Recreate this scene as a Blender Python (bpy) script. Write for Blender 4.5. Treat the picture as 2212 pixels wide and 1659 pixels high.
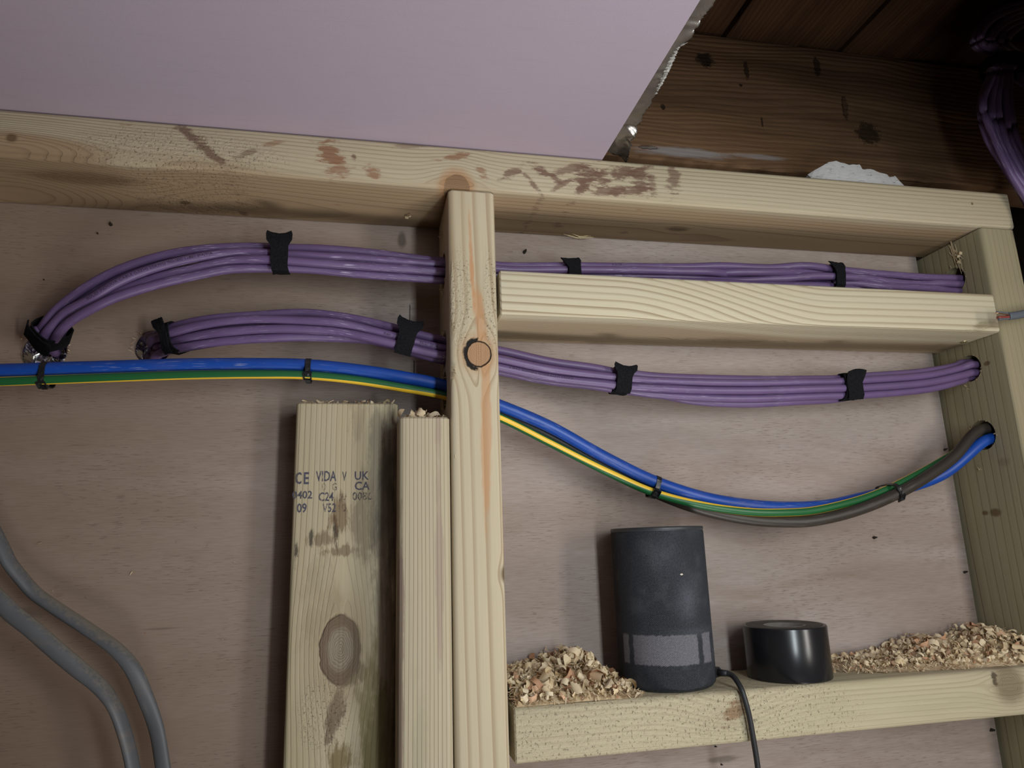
import bpy, bmesh, math, random
import numpy as np
from mathutils import Vector, Matrix
random.seed(7)
S = bpy.context.scene
for o in list(bpy.data.objects): bpy.data.objects.remove(o)
COL = S.collection
PI = math.pi

# ------------------------------------------------------------------ camera
F, CAM, YAW, PITCH, ROLL = 1516.37, Vector((-.07327, -.69851, -.04455)), -.20964, .22355, .03194
RC = Matrix.Rotation(YAW, 3, 'Z') @ Matrix.Rotation(PITCH, 3, 'X') @ Matrix.Rotation(ROLL, 3, 'Y')
cd = bpy.data.cameras.new('camera'); cam = bpy.data.objects.new('camera', cd); COL.objects.link(cam)
cd.sensor_width = 36; cd.lens = 36 * F / 2212; cd.clip_start = .01
cam.matrix_world = Matrix.Translation(CAM) @ (RC @ Matrix.Rotation(PI / 2, 3, 'X')).to_4x4()
S.camera = cam
# ------------------------------------------------------------------ light, exposure
w = bpy.data.worlds.new('world'); S.world = w; w.use_nodes = True
w.node_tree.nodes['Background'].inputs[0].default_value = (1, .74, .48, 1)
w.node_tree.nodes['Background'].inputs[1].default_value = .06

def area(name, loc, target, sx, sy, power, col):
    l = bpy.data.lights.new(name, 'AREA'); l.shape = 'RECTANGLE'; l.size = sx; l.size_y = sy
    l.energy = power; l.color = col
    o = bpy.data.objects.new(name, l); COL.objects.link(o); o.location = loc
    o.rotation_euler = (Vector(target) - Vector(loc)).to_track_quat('-Z', 'Y').to_euler()
    return o
area('window_light', (.215, -.78, .02), (.21, 0, .02), .06, .50, 2.65, (.86, .96, 1))
area('work_lamp', (.74, -.92, -.02), (.15, 0, -.02), .13, .60, 2.9, (1, .97, .90))
area('ceiling_fill', (.26, -.62, -1.02), (-.05, -.05, .33), .6, .35, 1.35, (1, .97, .96)).data.spread = math.radians(64)  # unseen fill added near the floor to brighten the ceiling
S.view_settings.view_transform = 'Standard'; S.view_settings.look = 'None'
S.view_settings.exposure = .27; S.view_settings.gamma = 1

# ------------------------------------------------------------------ pixel to point helpers (2212 x 1659 frame)
def ray(px, py): return RC @ Vector(((px - 1106) / F, 1, -(py - 829.5) / F))
def at(px, py, y): d = ray(px, py); return CAM + d * ((y - CAM.y) / d.y)
def atx(px, py, x): d = ray(px, py); return CAM + d * ((x - CAM.x) / d.x)
def atz(px, py, z): d = ray(px, py); return CAM + d * ((z - CAM.z) / d.z)

# ------------------------------------------------------------------ object helpers
def tag(o, label=None, cat=None, group=None, kind=None):
    if label: o['label'] = label
    if cat: o['category'] = cat
    if group: o['group'] = group
    if kind: o['kind'] = kind
    return o
def link(name, me, mat=None, parent=None, loc=None):
    o = bpy.data.objects.new(name, me); COL.objects.link(o)
    if mat is not None: me.materials.clear(); me.materials.append(mat)
    if parent is not None: o.parent = parent
    return o
def empty(name, loc):
    o = bpy.data.objects.new(name, None); COL.objects.link(o); o.location = loc
    o.empty_display_size = .02
    return o
def to_local(me, org):
    me.transform(Matrix.Translation(-Vector(org)))
def bmobj(name, bm, mat, parent=None, smooth=False, origin=None):
    """bm is in world coordinates; the object's origin goes to 'origin' (or to its parent's)."""
    me = bpy.data.meshes.new(name); bm.to_mesh(me); bm.free()
    if smooth:
        for p in me.polygons: p.use_smooth = True
    o = link(name, me, mat)
    if parent is not None:
        o.parent = parent
        org = parent.location
        if parent.parent is not None: org = parent.location + parent.parent.location
        to_local(me, org)
    elif origin is not None:
        to_local(me, origin); o.location = origin
    return o
def bx(bm, x0, x1, y0, y1, z0, z1, mtx=None):
    vs = [bm.verts.new((x, y, z)) for x in (x0, x1) for y in (y0, y1) for z in (z0, z1)]
    for f in ((0, 1, 3, 2), (4, 6, 7, 5), (0, 4, 5, 1), (2, 3, 7, 6), (0, 2, 6, 4), (1, 5, 7, 3)):
        bm.faces.new([vs[i] for i in f])
    if mtx is not None:
        for v in vs: v.co = mtx @ v.co
    return vs
def timber_bm(x0, x1, y0, y1, z0, z1, axis, r=.0035, seg=3, re=.0012):
    bm = bmesh.new(); bx(bm, x0, x1, y0, y1, z0, z1)
    ax = {'x': 0, 'y': 1, 'z': 2}[axis]
    le = [e for e in bm.edges if abs((e.verts[0].co - e.verts[1].co)[ax]) > 1e-4]
    bmesh.ops.bevel(bm, geom=le, offset=r, segments=seg, affect='EDGES', profile=.5)
    ee = [e for e in bm.edges if len(e.link_faces) == 2 and e.calc_face_angle(0) > 1.0]
    if re: bmesh.ops.bevel(bm, geom=ee, offset=re, segments=1, affect='EDGES')
    bmesh.ops.recalc_face_normals(bm, faces=bm.faces)
    return bm
def cut(o, cutters):
    """drill the cutters (bmesh list, world coordinates) out of o and bake the result."""
    tmp = []
    for b in cutters:
        me = bpy.data.meshes.new('tmp'); b.to_mesh(me); b.free()
        c = bpy.data.objects.new('tmp', me); COL.objects.link(c); tmp.append(c)
        m = o.modifiers.new('cut', 'BOOLEAN'); m.object = c; m.operation = 'DIFFERENCE'; m.solver = 'EXACT'
    dg = bpy.context.evaluated_depsgraph_get()
    me = bpy.data.meshes.new_from_object(o.evaluated_get(dg))
    o.modifiers.clear(); old = o.data; o.data = me; bpy.data.meshes.remove(old)
    for c in tmp:
        d = c.data; bpy.data.objects.remove(c); bpy.data.meshes.remove(d)
def cyl_bm(p0, p1, r, n=32, r2=None):
    bm = bmesh.new(); p0 = Vector(p0); p1 = Vector(p1); d = p1 - p0
    q = Vector((0, 0, 1)).rotation_difference(d).to_matrix().to_4x4()
    bmesh.ops.create_cone(bm, cap_ends=True, segments=n, radius1=r, radius2=r if r2 is None else r2, depth=d.length,
                          matrix=Matrix.Translation((p0 + p1) / 2) @ q)
    return bm
def autosmooth(o, ang=.6):
    me = o.data
    bm = bmesh.new(); bm.from_mesh(me)
    for f in bm.faces: f.smooth = True
    for e in bm.edges:
        if len(e.link_faces) == 2: e.smooth = e.calc_face_angle(0) < ang
    bm.to_mesh(me); bm.free()
    return o

# ------------------------------------------------------------------ shader expressions
class X:
    def __init__(s, nt, k): s.nt = nt; s.k = k
    def __add__(s, o): return op(s.nt, 'ADD', s, o)
    __radd__ = __add__
    def __sub__(s, o): return op(s.nt, 'SUBTRACT', s, o)
    def __rsub__(s, o): return op(s.nt, 'SUBTRACT', o, s)
    def __mul__(s, o): return op(s.nt, 'MULTIPLY', s, o)
    __rmul__ = __mul__
    def __truediv__(s, o): return op(s.nt, 'DIVIDE', s, o)
def put(nt, v, inp):
    if isinstance(v, X): nt.links.new(v.k, inp)
    else: inp.default_value = v
def op(nt, name, *a, clamp=False):
    n = nt.nodes.new('ShaderNodeMath'); n.operation = name; n.use_clamp = clamp
    for i, v in enumerate(a): put(nt, v, n.inputs[i])
    return X(nt, n.outputs[0])
def sm(x, lo, hi):
    n = x.nt.nodes.new('ShaderNodeMapRange'); n.interpolation_type = 'SMOOTHSTEP'
    put(x.nt, x, n.inputs[0]); n.inputs[1].default_value = lo; n.inputs[2].default_value = hi
    return X(x.nt, n.outputs[0])
def exp_(x): return op(x.nt, 'EXPONENT', x)
def sqrt_(x): return op(x.nt, 'SQRT', x)
def sq(x): return x * x
def mx(a, b): return op(a.nt, 'MAXIMUM', a, b)
def mn(a, b): return op(a.nt, 'MINIMUM', a, b)
def frac(x): return op(x.nt, 'FRACT', x)
def ab(x): return op(x.nt, 'ABSOLUTE', x)
def comb(nt, x, y, z):
    n = nt.nodes.new('ShaderNodeCombineXYZ')
    for i, v in enumerate((x, y, z)): put(nt, v, n.inputs[i])
    return X(nt, n.outputs[0])
def noise(nt, vec, scale=1, detail=2, rough=.5, dist=0):
    n = nt.nodes.new('ShaderNodeTexNoise'); nt.links.new(vec.k, n.inputs['Vector'])
    n.inputs['Scale'].default_value = scale; n.inputs['Detail'].default_value = detail
    n.inputs['Roughness'].default_value = rough; n.inputs['Distortion'].default_value = dist
    return X(nt, n.outputs[0])
def mixc(f, a, b):
    nt = f.nt; n = nt.nodes.new('ShaderNodeMix'); n.data_type = 'RGBA'
    put(nt, f, n.inputs[0])
    for v, i in ((a, 6), (b, 7)):
        if isinstance(v, X): nt.links.new(v.k, n.inputs[i])
        else: n.inputs[i].default_value = (*v, 1)
    return X(nt, n.outputs[2])
def newmat(name):
    m = bpy.data.materials.new(name); m.use_nodes = True
    nt = m.node_tree; b = nt.nodes['Principled BSDF']
    return m, nt, b
def pos(nt):
    g = nt.nodes.new('ShaderNodeNewGeometry'); s = nt.nodes.new('ShaderNodeSeparateXYZ')
    nt.links.new(g.outputs['Position'], s.inputs[0])
    return [X(nt, s.outputs[i]) for i in range(3)]
def bump(nt, b, h, dist, strength=1):
    n = nt.nodes.new('ShaderNodeBump'); n.inputs['Distance'].default_value = dist; n.inputs['Strength'].default_value = strength
    put(nt, h, n.inputs['Height']); nt.links.new(n.outputs[0], b.inputs['Normal'])
def simple(name, col, rough=.5, metal=0, spec=.5, var=0, scale=60, bmp=0):
    m, nt, b = newmat(name)
    b.inputs['Base Color'].default_value = (*col, 1); b.inputs['Roughness'].default_value = rough
    b.inputs['Metallic'].default_value = metal; b.inputs['Specular IOR Level'].default_value = spec
    x, y, z = pos(nt)
    if var or bmp:
        n = noise(nt, comb(nt, x, y, z), scale, 4, .6)
        if var:
            c = mixc(sm(n, .3, .7), tuple(v * (1 - var) for v in col), tuple(min(1, v * (1 + var)) for v in col))
            nt.links.new(c.k, b.inputs['Base Color'])
        if bmp: bump(nt, b, n, bmp)
    return m
def gauss(u, v, u0, v0, su, sv, rot=0):
    du = u - u0; dv = v - v0
    if rot:
        c, s = math.cos(rot), math.sin(rot)
        du, dv = du * c + dv * s, dv * c - du * s
    return exp_((sq(du / su) + sq(dv / sv)) * -1)

EARLY, LATE = (.56, .46, .315), (.34, .245, .145)
HEART = (.36, .245, .145)
def wood(name, axis, rc, sp, early=EARLY, late=LATE, line=.75, wob=.010, tilt=0, knots=(), stains_shade=(), torn=(),
         warp=(), ramp=None, heart=None, tone=(.42, .30, .16), tonev=.45, fibre=.38, seed=0, rough=.72, green=0, lw=.5, bmpd=.0004, grey=0):
    """Solid-texture sawn softwood.  knots: (l, a, b, rl, ra, style); warp: (l, a, sl, sa, amp);
    stains: (l, a, sl, sa, rot, strength, colour, scale) marks of dirt with ragged noise edges; torn: (l, a, sl, sa)."""
    early = tuple(p * q for p, q in zip(early, (.91, .945, .97))); late = tuple(p * q for p, q in zip(late, (.88, .90, .94)))
    m, nt, B = newmat(name)
    x, y, z = pos(nt)
    l, a = (x, z) if axis == 'x' else (z, x)
    b = y
    ls = l + seed
    wv = comb(nt, ls * 2.2, a * 7, b * 7)
    rr_a = (a - rc[0]) + (noise(nt, wv, 1, 1) - .5) * (2 * wob) + l * tilt
    rr_b = (b - rc[1]) + (noise(nt, comb(nt, ls * 1.7 + 9, a * 5, b * 5), 1, 1) - .5) * (2 * wob)
    rr = sqrt_(sq(rr_a) + sq(rr_b))
    if ramp: rr = rr + sm(l, ramp[0], ramp[1]) * ramp[2]
    for (l0, a0, sl, sa, amp) in warp: rr = rr + gauss(l, a, l0, a0, sl, sa) * amp
    kd = []
    for kn_ in knots:
        (l0, a0, b0, rl, ra, style) = kn_[:6]; rb = kn_[6] if len(kn_) > 6 else max(rl, ra) * 1.6
        q = comb(nt, ls * 40, a * 40, b * 40)
        dd = sqrt_(sq((l - l0) / rl) + sq((a - a0) / ra) + sq((b - b0) / rb)) + (noise(nt, q, 3, 2) - .5) * .22
        kd.append((dd, style))
        kw_ = min(ra, rb); q_ = (a - a0) if ra <= rb else (b - b0)
        side = sm(q_, -kw_ * .5, kw_ * .5) * 2 - 1
        sg = (1 if a0 > rc[0] else -1) if ra <= rb else (1 if b0 > rc[1] else -1)
        rr = rr - exp_(sq(dd / 2.1) * -1) * side * (kw_ * .8 * sg)
    fine = noise(nt, comb(nt, ls * 14, a * 700, b * 700), 1, 3, .6)
    t = frac(rr / sp + (noise(nt, comb(nt, ls * 3, a * 60, b * 60), 1, 2) - .5) * .35)
    ln = sm(t, 1 - lw, .93) * (1 - sm(t, .93, 1.0))
    yr = noise(nt, comb(nt, rr * 90, ls * .4, rr * 0), 1, 2)
    col = mixc(ln * (line * (.35 + 1.0 * yr)) if False else (ln * (sm(yr, .2, .75) * line)), early, late)
    if heart: col = mixc(sm(rr, heart[0] + heart[1], heart[0] - heart[1]) * heart[2], col, mixc(ln * .6, heart[3], tuple(v * .62 for v in heart[3])))
    tn = noise(nt, comb(nt, ls * 2.0, a * 22, b * 22), 1, 3, .55)
    col = mixc(sm(tn, .42, .85) * tonev, col, tone)
    col = mixc((fine - .5) * fibre + fibre * .5, col, tuple(v * .45 for v in late))
    if green: col = mixc(sm(noise(nt, comb(nt, ls * 3 + 4, a * 14, b * 14), 1, 3), .45, .75) * green, col, (.25, .24, .10))
    if grey: col = mixc(sm(noise(nt, comb(nt, ls * 3 + 14, a * 10, b * 10), 1, 3), .42, .75) * grey, col, (.22, .20, .17))
    h = fine * .25 - ln * .6
    for (l0, a0, sl, sa, rot, st, c, sc) in stains_shade:
        g = gauss(l, a, l0, a0, sl, sa, rot)
        n = noise(nt, comb(nt, l * sc * .45, a * sc * 1.4, b * sc), 1, 5, .70)
        col = mixc(sm(g + (n - .5) * 2.6, .42, .86) * sm(g, .02, .22) * st, col, c)
    for (l0, a0, sl, sa) in torn:
        g = sm(gauss(l, a, l0, a0, sl, sa), .15, .6)
        n = noise(nt, comb(nt, ls * 260, a * 420, b * 420), 1, 3, .7)
        n2 = noise(nt, comb(nt, ls * 520 + 3, a * 330, b * 330), 1, 3, .7)
        h = h + g * (n * 2.6 - sm(n2, .58, .72) * 2.0)
        col = mixc(g * sm(n2, .58, .74) * .28, col, tuple(v * .55 for v in late))
    for (dd, style) in kd:
        ring = sm(frac(dd * 7 + noise(nt, comb(nt, ls * 150, a * 150, b * 150), 1, 2) * .8), .35, .95)
        if style == 'dead':      # loose knot with a black bark ring, pale reddish core
            core = mixc(ring * .5, (.40, .235, .125), (.20, .10, .05))
            n = noise(nt, comb(nt, l * 120, a * 120, b * 120), 1, 3)
            halo = sm(dd, 2.3, 1.0)
            col = mixc(halo * .55, col, (.42, .22, .10))
            bark = sm(dd + (n - .5) * .5, 1.42, 1.28) * sm(n * .8 + sm(a - knots[0][1], .006, -.010) * .5, .60, .70)
            thin = sm(dd, 1.12, 1.02)
            col = mixc(mx(bark, thin), col, (.012, .009, .007))
            col = mixc(sm(dd, 1.02, .95), col, core)
            h = h - mx(bark, thin) * 4 * sm(dd, .95, 1.02)
        elif style == 'grey':
            ring2 = sm(frac(dd * 11 + noise(nt, comb(nt, ls * 150, a * 150, b * 150), 1, 2) * 1.2), .3, .95)
            core = mixc(sm(dd, .75, .45), (.135, .095, .062), (.245, .205, .150))
            core = mixc(ring2 * (.30 + .25 * sm(dd, .8, .3)), core, (.085, .060, .040))
            col = mixc(sm(dd, 2.3, 1.0) * .40, col, (.25, .185, .11))
            col = mixc(sm(dd, 1.04, .94) * .92, col, core)
            h = h - sm(dd, 1.08, .98) * (1 - sm(dd, .98, .9)) * 1.5 + ring2 * .6 * sm(dd, 1, .9)
        elif style == 'red':
            core = mixc(ring * .35, (.23, .135, .07), (.13, .075, .04))
            col = mixc(sm(dd, 1.7, .95) * .7, col, (.36, .18, .075))
            col = mixc(sm(dd, 1.02, .9), col, core)
        elif style == 'hole':
            col = mixc(sm(dd, 1.2, .8), col, (.02, .014, .01))
            h = h - sm(dd, 1.1, .7) * 8
        else:
            col = mixc(sm(dd, 1.8, .7) * {'dark': .85, 'soft': .6, 'faint': .3}[style], col, (.12, .072, .035))
            if style != 'faint': col = mixc(ring * sm(dd, 1.3, .9) * .22, col, (.05, .03, .015))
    nt.links.new(col.k, B.inputs['Base Color'])
    B.inputs['Roughness'].default_value = rough; B.inputs['Specular IOR Level'].default_value = .25
    bump(nt, B, h, bmpd)
    return m

# ------------------------------------------------------------------ dimensions (metres)
D = .0906; XS = .6007; ZT = .2872; HP = .0444; N1, HN1 = .1630, .0438; N2, HN2 = -.2188, .0427
FLOOR = -1.05; FR = -D; SHELF = N2 + HN2
HR = .0150

# ================================================================== THE SETTING
def ply_mat():
    m, nt, B = newmat('plywood_veneer'); x, y, z = pos(nt)
    v = comb(nt, x * 3.0, y * 3, z * 22)
    n1 = noise(nt, v, 1, 4, .55, .6)
    n2 = noise(nt, comb(nt, x * 2 + 5, y, z * 6), 1, 3, .5, .8)
    col = mixc(sm(n1, .35, .68), (.385, .322, .292), (.312, .250, .216))
    col = mixc(sm(n2, .48, .75) * .6, col, (.27, .198, .155))
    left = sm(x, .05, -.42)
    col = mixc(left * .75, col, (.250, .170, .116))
    col = mixc(sm(z, .02, -.24) * sm(x, .0, -.14) * .55, col, (.185, .120, .074))  # shade painted in: browner low left, where the light weakens
    d = noise(nt, comb(nt, x * 95, y * 10, z * 900), 1, 2, .5)
    d2 = noise(nt, comb(nt, x * 9, y * 4, z * 24), 1, 2, .5)
    dash = sm(d, .58, .70) * sm(d2, .36, .60)
    col = mixc(dash * .34, col, (.12, .08, .06))
    e = noise(nt, comb(nt, x * 26, y * 10, z * 260), 1, 2, .5)
    e2 = noise(nt, comb(nt, x * 4 + 3, y * 4, z * 12), 1, 2, .5)
    col = mixc(sm(e, .66, .76) * sm(e2, .5, .62) * .4, col, (.12, .075, .05))
    f = noise(nt, comb(nt, x * 60, y, z * 900), 1, 2, .5)
    col = mixc(sm(f, .3, .8) * .34, col, (.17, .11, .08))
    n4 = noise(nt, comb(nt, x * 5 + 2, y, z * 34 + noise(nt, comb(nt, x * 3, y, z * 5), 1, 1) * 3), 1, 4, .6)
    col = mixc(sm(n4, .5, .72) * .38, col, (.20, .135, .095))
    # a few soft grey smudges on the sheet
    for (px, py, sx, sz, k) in ((868, 520, .006, .012, .7), (1010 - 120, 700, .008, .012, .4), (1440 - 500, 575, .01, .012, .35), (40, 1330, .02, .008, .45),
                                (1560, 1640, .02, .004, .5), (350, 1358, .018, .0012, .4)):
        p = at(px, py, 0)
        g = gauss(x, z, p.x, p.z, sx, sz)
        col = mixc(sm(g + noise(nt, comb(nt, x * 90, y, z * 90), 1, 3) * .5, .6, 1.1) * k, col, (.06, .045, .035))
    for (px, py0, py1) in ((884, 655, 705), (893, 775, 812)):
        p = at(px, py0, 0); q = at(px, py1, 0)
        ln = sm(ab(x - (p.x + noise(nt, comb(nt, x * 0, y, z * 120), 1, 1) * .0012)), .0009, .0003) * sm(z, q.z, q.z + .003) * sm(z, p.z, p.z - .003)
        col = mixc(ln * .9, col, (.03, .02, .015))
    nt.links.new(col.k, B.inputs['Base Color']); B.inputs['Roughness'].default_value = .62
    B.inputs['Specular IOR Level'].default_value = .3
    bump(nt, B, f * .3 - dash, .0002)
    return m
PLY = ply_mat()
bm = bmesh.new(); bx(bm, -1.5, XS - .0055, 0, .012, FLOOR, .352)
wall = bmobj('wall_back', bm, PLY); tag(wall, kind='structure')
H1 = at(95, 759, 0); H2 = at(330, 750, 0)
cut(wall, [cyl_bm(H1 + Vector((0, -.05, 0)), H1 + Vector((0, .05, 0)), .0196, 48), cyl_bm(H2 + Vector((0, -.05, 0)), H2 + Vector((0, .05, 0)), .0165, 48)])
autosmooth(wall)
FOIL = simple('aluminium_foil', (.84, .85, .86), .10, 1, var=.05, scale=40)
for h, r in ((H1, .0190), (H2, .0160)):                        # foil-faced insulation behind the two holes
    bm = bmesh.new(); n = 40
    rows = []
    for k, yy in enumerate((.004, .02, .045)):
        rows.append([bm.verts.new((h.x + r * (1 - .05 * k) * math.cos(2 * PI * i / n), yy, h.z + r * (1 - .05 * k) * math.sin(2 * PI * i / n))) for i in range(n)])
    for k in range(2):
        for i in range(n): bm.faces.new((rows[k][i], rows[k][(i + 1) % n], rows[k + 1][(i + 1) % n], rows[k + 1][i]))
    bm.faces.new(rows[-1]); rj = random.Random(4)
    for row in rows[1:]:
        for v in row: v.co += Vector((v.co.x - h.x, 0, v.co.z - h.z)) * rj.uniform(-.10, .02)
    n2_ = 18; prv = None                                           # crumpled foil closing the back of the hole
    ctr = bm.verts.new((h.x, .018, h.z))
    for q in range(1, 6):
        ring = [bm.verts.new((h.x + r * .98 * q / 5 * math.cos(2 * PI * i / n2_ + q * .15), .018 + rj.uniform(-.0032, .0032), h.z + r * .98 * q / 5 * math.sin(2 * PI * i / n2_ + q * .15))) for i in range(n2_)]
        for i in range(n2_):
            if prv is None: bm.faces.new((ctr, ring[i], ring[(i + 1) % n2_]))
            else: bm.faces.new((prv[i], ring[i], ring[(i + 1) % n2_], prv[(i + 1) % n2_]))
        prv = ring
    bmobj('foil_sleeve', bm, FOIL, wall)['label'] = 'shiny foil lining inside the drilled hole'
NAIL = simple('dark_steel', (.035, .028, .022), .5, .3)
for (px, py, s) in ((240, 486, 1), (211, 505, .5), (1133, 545, 1.1), (1887, 1162, 1), (2083, 1236, .9), (2140, 1577, 1), (95, 605, .4), (2040, 972, .9), (1558, 1652, .6), (1545, 1613, .6)):
    p = at(px, py, 0)
    bm = cyl_bm(p + Vector((0, .001, 0)), p + Vector((.0006 * s, -.005 * s, .0010 * s)), .0020 * s, 8, .0005 * s)
    for v in bm.verts: v.co += Vector((random.uniform(-1, 1), 0, random.uniform(-1, 1))) * .0005 * s
    bmobj('nail_tip', bm, NAIL, wall)
DARK = simple('old_dark_timber', (.030, .020, .014), .8, var=.3, scale=20)
bm = bmesh.new(); bx(bm, -1.5, 1.35, .40, .42, FLOOR, .62)
bm2 = bmobj('wall_far', bm, DARK); tag(bm2, kind='structure')
bm = bmesh.new(); bx(bm, 1.20, 1.22, -.12, .42, FLOOR, .62)
tag(bmobj('wall_right', bm, DARK), kind='structure')
FLM = simple('dusty_floorboards', (.30, .22, .15), .7, var=.2, scale=6)
bm = bmesh.new(); bx(bm, -1.6, 1.8, -2.6, .42, FLOOR - .02, FLOOR)
tag(bmobj('floor', bm, FLM), kind='structure')

# pink plasterboard of the ceiling, cut edge parallel to Y at x = .1575
def pink_mat():
    m, nt, B = newmat('pink_plasterboard_paper'); x, y, z = pos(nt)
    v = comb(nt, x, y, z)
    n = noise(nt, v, 900, 3, .7); n2 = noise(nt, v, 9, 3, .5); n3 = noise(nt, comb(nt, x * 30, y * 220, z), 1, 3)
    col = mixc(sm(n, .2, .8) * .7, (.425, .350, .415), (.365, .300, .360))
    col = mixc(sm(n2, .35, .7) * .35, col, (.40, .32, .365))
    col = mixc(sm(n3, .5, .8) * .12, col, (.30, .245, .285))
    nt.links.new(col.k, B.inputs['Base Color']); B.inputs['Roughness'].default_value = .75
    B.inputs['Specular IOR Level'].default_value = .2
    bump(nt, B, n, .0001)
    return m
PINK = pink_mat()
ZC = ZT + HP + .0006
sheet = empty('plasterboard', (-.6, -.5, ZC))
tag(sheet, 'pink plasterboard sheet overhead with a straight cut right edge', 'plasterboard')
bm = bmesh.new(); bx(bm, -1.5, .1575, -2.4, -.020, ZC, ZC + .0016)
bmobj('paper_face', bm, PINK, sheet)
GYP = simple('gypsum_core', (.62, .60, .56), .9, var=.12, scale=200, bmp=.001)
bm = bmesh.new(); bx(bm, -1.5, .1565, -2.4, -.020, ZC + .0016, ZC + .0125)
bmobj('gypsum_core', bm, GYP, sheet)
# foil backing sticking out beyond the cut, torn along its outer edge
inner = [(1545, -45), (1515, 0), (1472, 83), (1446, 117), (1430, 139), (1389, 204), (1341, 278), (1302, 343)]
outer = [(1578, -45), (1546, 0), (1511, 48), (1493, 87), (1467, 102), (1441, 161), (1424, 191), (1406, 222), (1380, 270), (1366, 296), (1352, 345)]
def along(poly, t):
    y = -45 + t * (343 + 45)
    for (a, b), (c, d) in zip(poly, poly[1:]):
        if b <= y <= d: return a + (c - a) * (y - b) / max(d - b, 1e-6)
    return poly[-1][0]
bm = bmesh.new(); NT, NW = 150, 12; g = []
rnd = random.Random(3)
for i in range(NT + 1):
    t = i / NT; y = -45 + t * 388
    xo = along(outer, t) + rnd.uniform(-3.0, 3.0); row = []
    Pi = Vector((.1560, atz(along(inner, t), y, ZC).y, ZC + .0128))
    Po = atz(xo, y, ZC + .0115)
    crump = 1.0 if t > .83 else .25
    for j in range(NW + 1):
        s = j / NW
        p = Pi.lerp(Po, s)
        p.z += crump * .0028 * math.sin(9 * s + 60 * t + 3 * math.sin(23 * t)) * s + rnd.uniform(-1, 1) * .0006 * s * crump - (.004 * s * s if t > .85 else .0)
        row.append(bm.verts.new(p))
    g.append(row)
for i in range(NT):
    for j in range(NW): bm.faces.new((g[i][j], g[i][j + 1], g[i + 1][j + 1], g[i + 1][j]))
bmesh.ops.solidify(bm, geom=bm.faces[:], thickness=.0003)
FOIL2 = simple('foil_backing', (.74, .72, .69), .38, 1, var=.15, scale=60, bmp=.0008)
bmobj('foil_backing', bm, FOIL2, sheet, True)['label'] = 'torn silver foil backing sticking out past the cut edge'
bm = bmesh.new(); rnd = random.Random(5); pr = None
for k in range(70):                                              # broken plaster showing along the tear
    py = 92 + 112 * k / 69; xo = along(outer, (py + 45) / 388); wd_ = max(1.5, 9 * math.sin(PI * k / 69) + rnd.uniform(-3, 3))
    z_ = ZC + .0105 + rnd.uniform(-.0006, .0006)
    row = [bm.verts.new(atz(xo - wd_ + rnd.uniform(-1.5, 1.5), py, z_)), bm.verts.new(atz(xo - wd_ * .4, py, z_ - rnd.uniform(0, .0014))), bm.verts.new(atz(xo + rnd.uniform(-1, 3), py, z_))]
    if pr:
        for a in range(2): bm.faces.new((pr[a], pr[a + 1], row[a + 1], row[a]))
    pr = row
bmesh.ops.solidify(bm, geom=bm.faces[:], thickness=.0012)
bmobj('broken_plaster', bm, simple('white_plaster', (.68, .66, .63), .9, var=.1, scale=200), sheet)['kind'] = 'stuff'

# unseen sheet added to shade the top right corner, edge just out of view
bm = bmesh.new(); o2_ = [(.162, -.372), (.400, -.366), (.648, -.128), (1.15, -.128), (1.15, -2.4), (.162, -2.4)]
f = bm.faces.new([bm.verts.new((x, y, ZC)) for x, y in o2_])
r = bmesh.ops.extrude_face_region(bm, geom=[f]); bmesh.ops.translate(bm, verts=[v for v in r['geom'] if isinstance(v, bmesh.types.BMVert)], vec=(0, 0, .0125))
bmesh.ops.recalc_face_normals(bm, faces=bm.faces)
tag(bmobj('plasterboard', bm, PINK, origin=(.6, -1.4, ZC)), 'unseen pink plasterboard sheet added at right to shade the joist and corner', 'plasterboard')

# roof boards overhead (ceiling), running towards the room, and the old joist under them
def oldwood(name, base, dk, horizontal=True, seed=0, knots=(), dust=None):
    m, nt, B = newmat(name); x, y, z = pos(nt)
    l, a = (x, z) if horizontal else (y, x)
    v = comb(nt, l * 2.2 + seed, a * 30, y * 0 + seed)
    wv = noise(nt, comb(nt, l * 2.6 + seed, a * 9, seed), 1, 2, .5)
    t = frac(a * 150 + wv * 9)
    ln = sm(t, .3, .9) * (1 - sm(t, .9, 1))
    n = noise(nt, v, 1, 4, .6); f = noise(nt, comb(nt, l * 18 + seed, a * 600, seed), 1, 3, .6)
    col = mixc(sm(n, .3, .72), base, dk)
    col = mixc(ln * .30, col, tuple(v * .5 for v in dk))
    col = mixc(sm(f, .45, .8) * .5, col, tuple(v * .45 for v in dk))
    h = f * .6 - ln * .9
    for (l0, a0, rl, ra, k) in knots:
        g = gauss(l, a, l0, a0, rl, ra)
        q = sm(g + (noise(nt, comb(nt, l * 110, a * 160, seed), 1, 4, .7) - .5) * 1.3, .35, .75)
        col = mixc(q * k, col, (.012, .008, .006)); h = h - q * 3
    if dust:
        for (l0, a0, sl, sa, k) in dust:
            g = gauss(l, a, l0, a0, sl, sa)
            nn = noise(nt, comb(nt, l * 30, a * 160, seed), 1, 4, .7)
            col = mixc(sm(g * .7 + nn * .6, .55, .95) * k, col, (.34, .31, .31))
        col = mixc(sm(a, dust[0][1] - .004, dust[0][1] - .013) * .55 * sm(noise(nt, comb(nt, l * 25, a * 60, seed), 1, 3), .35, .55), col, (.34, .19, .10))
    nt.links.new(col.k, B.inputs['Base Color']); B.inputs['Roughness'].default_value = .8; B.inputs['Specular IOR Level'].default_value = .15
    bump(nt, B, h, .0007)
    return m
ZR = .594
YJ = .020
kj = []
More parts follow.
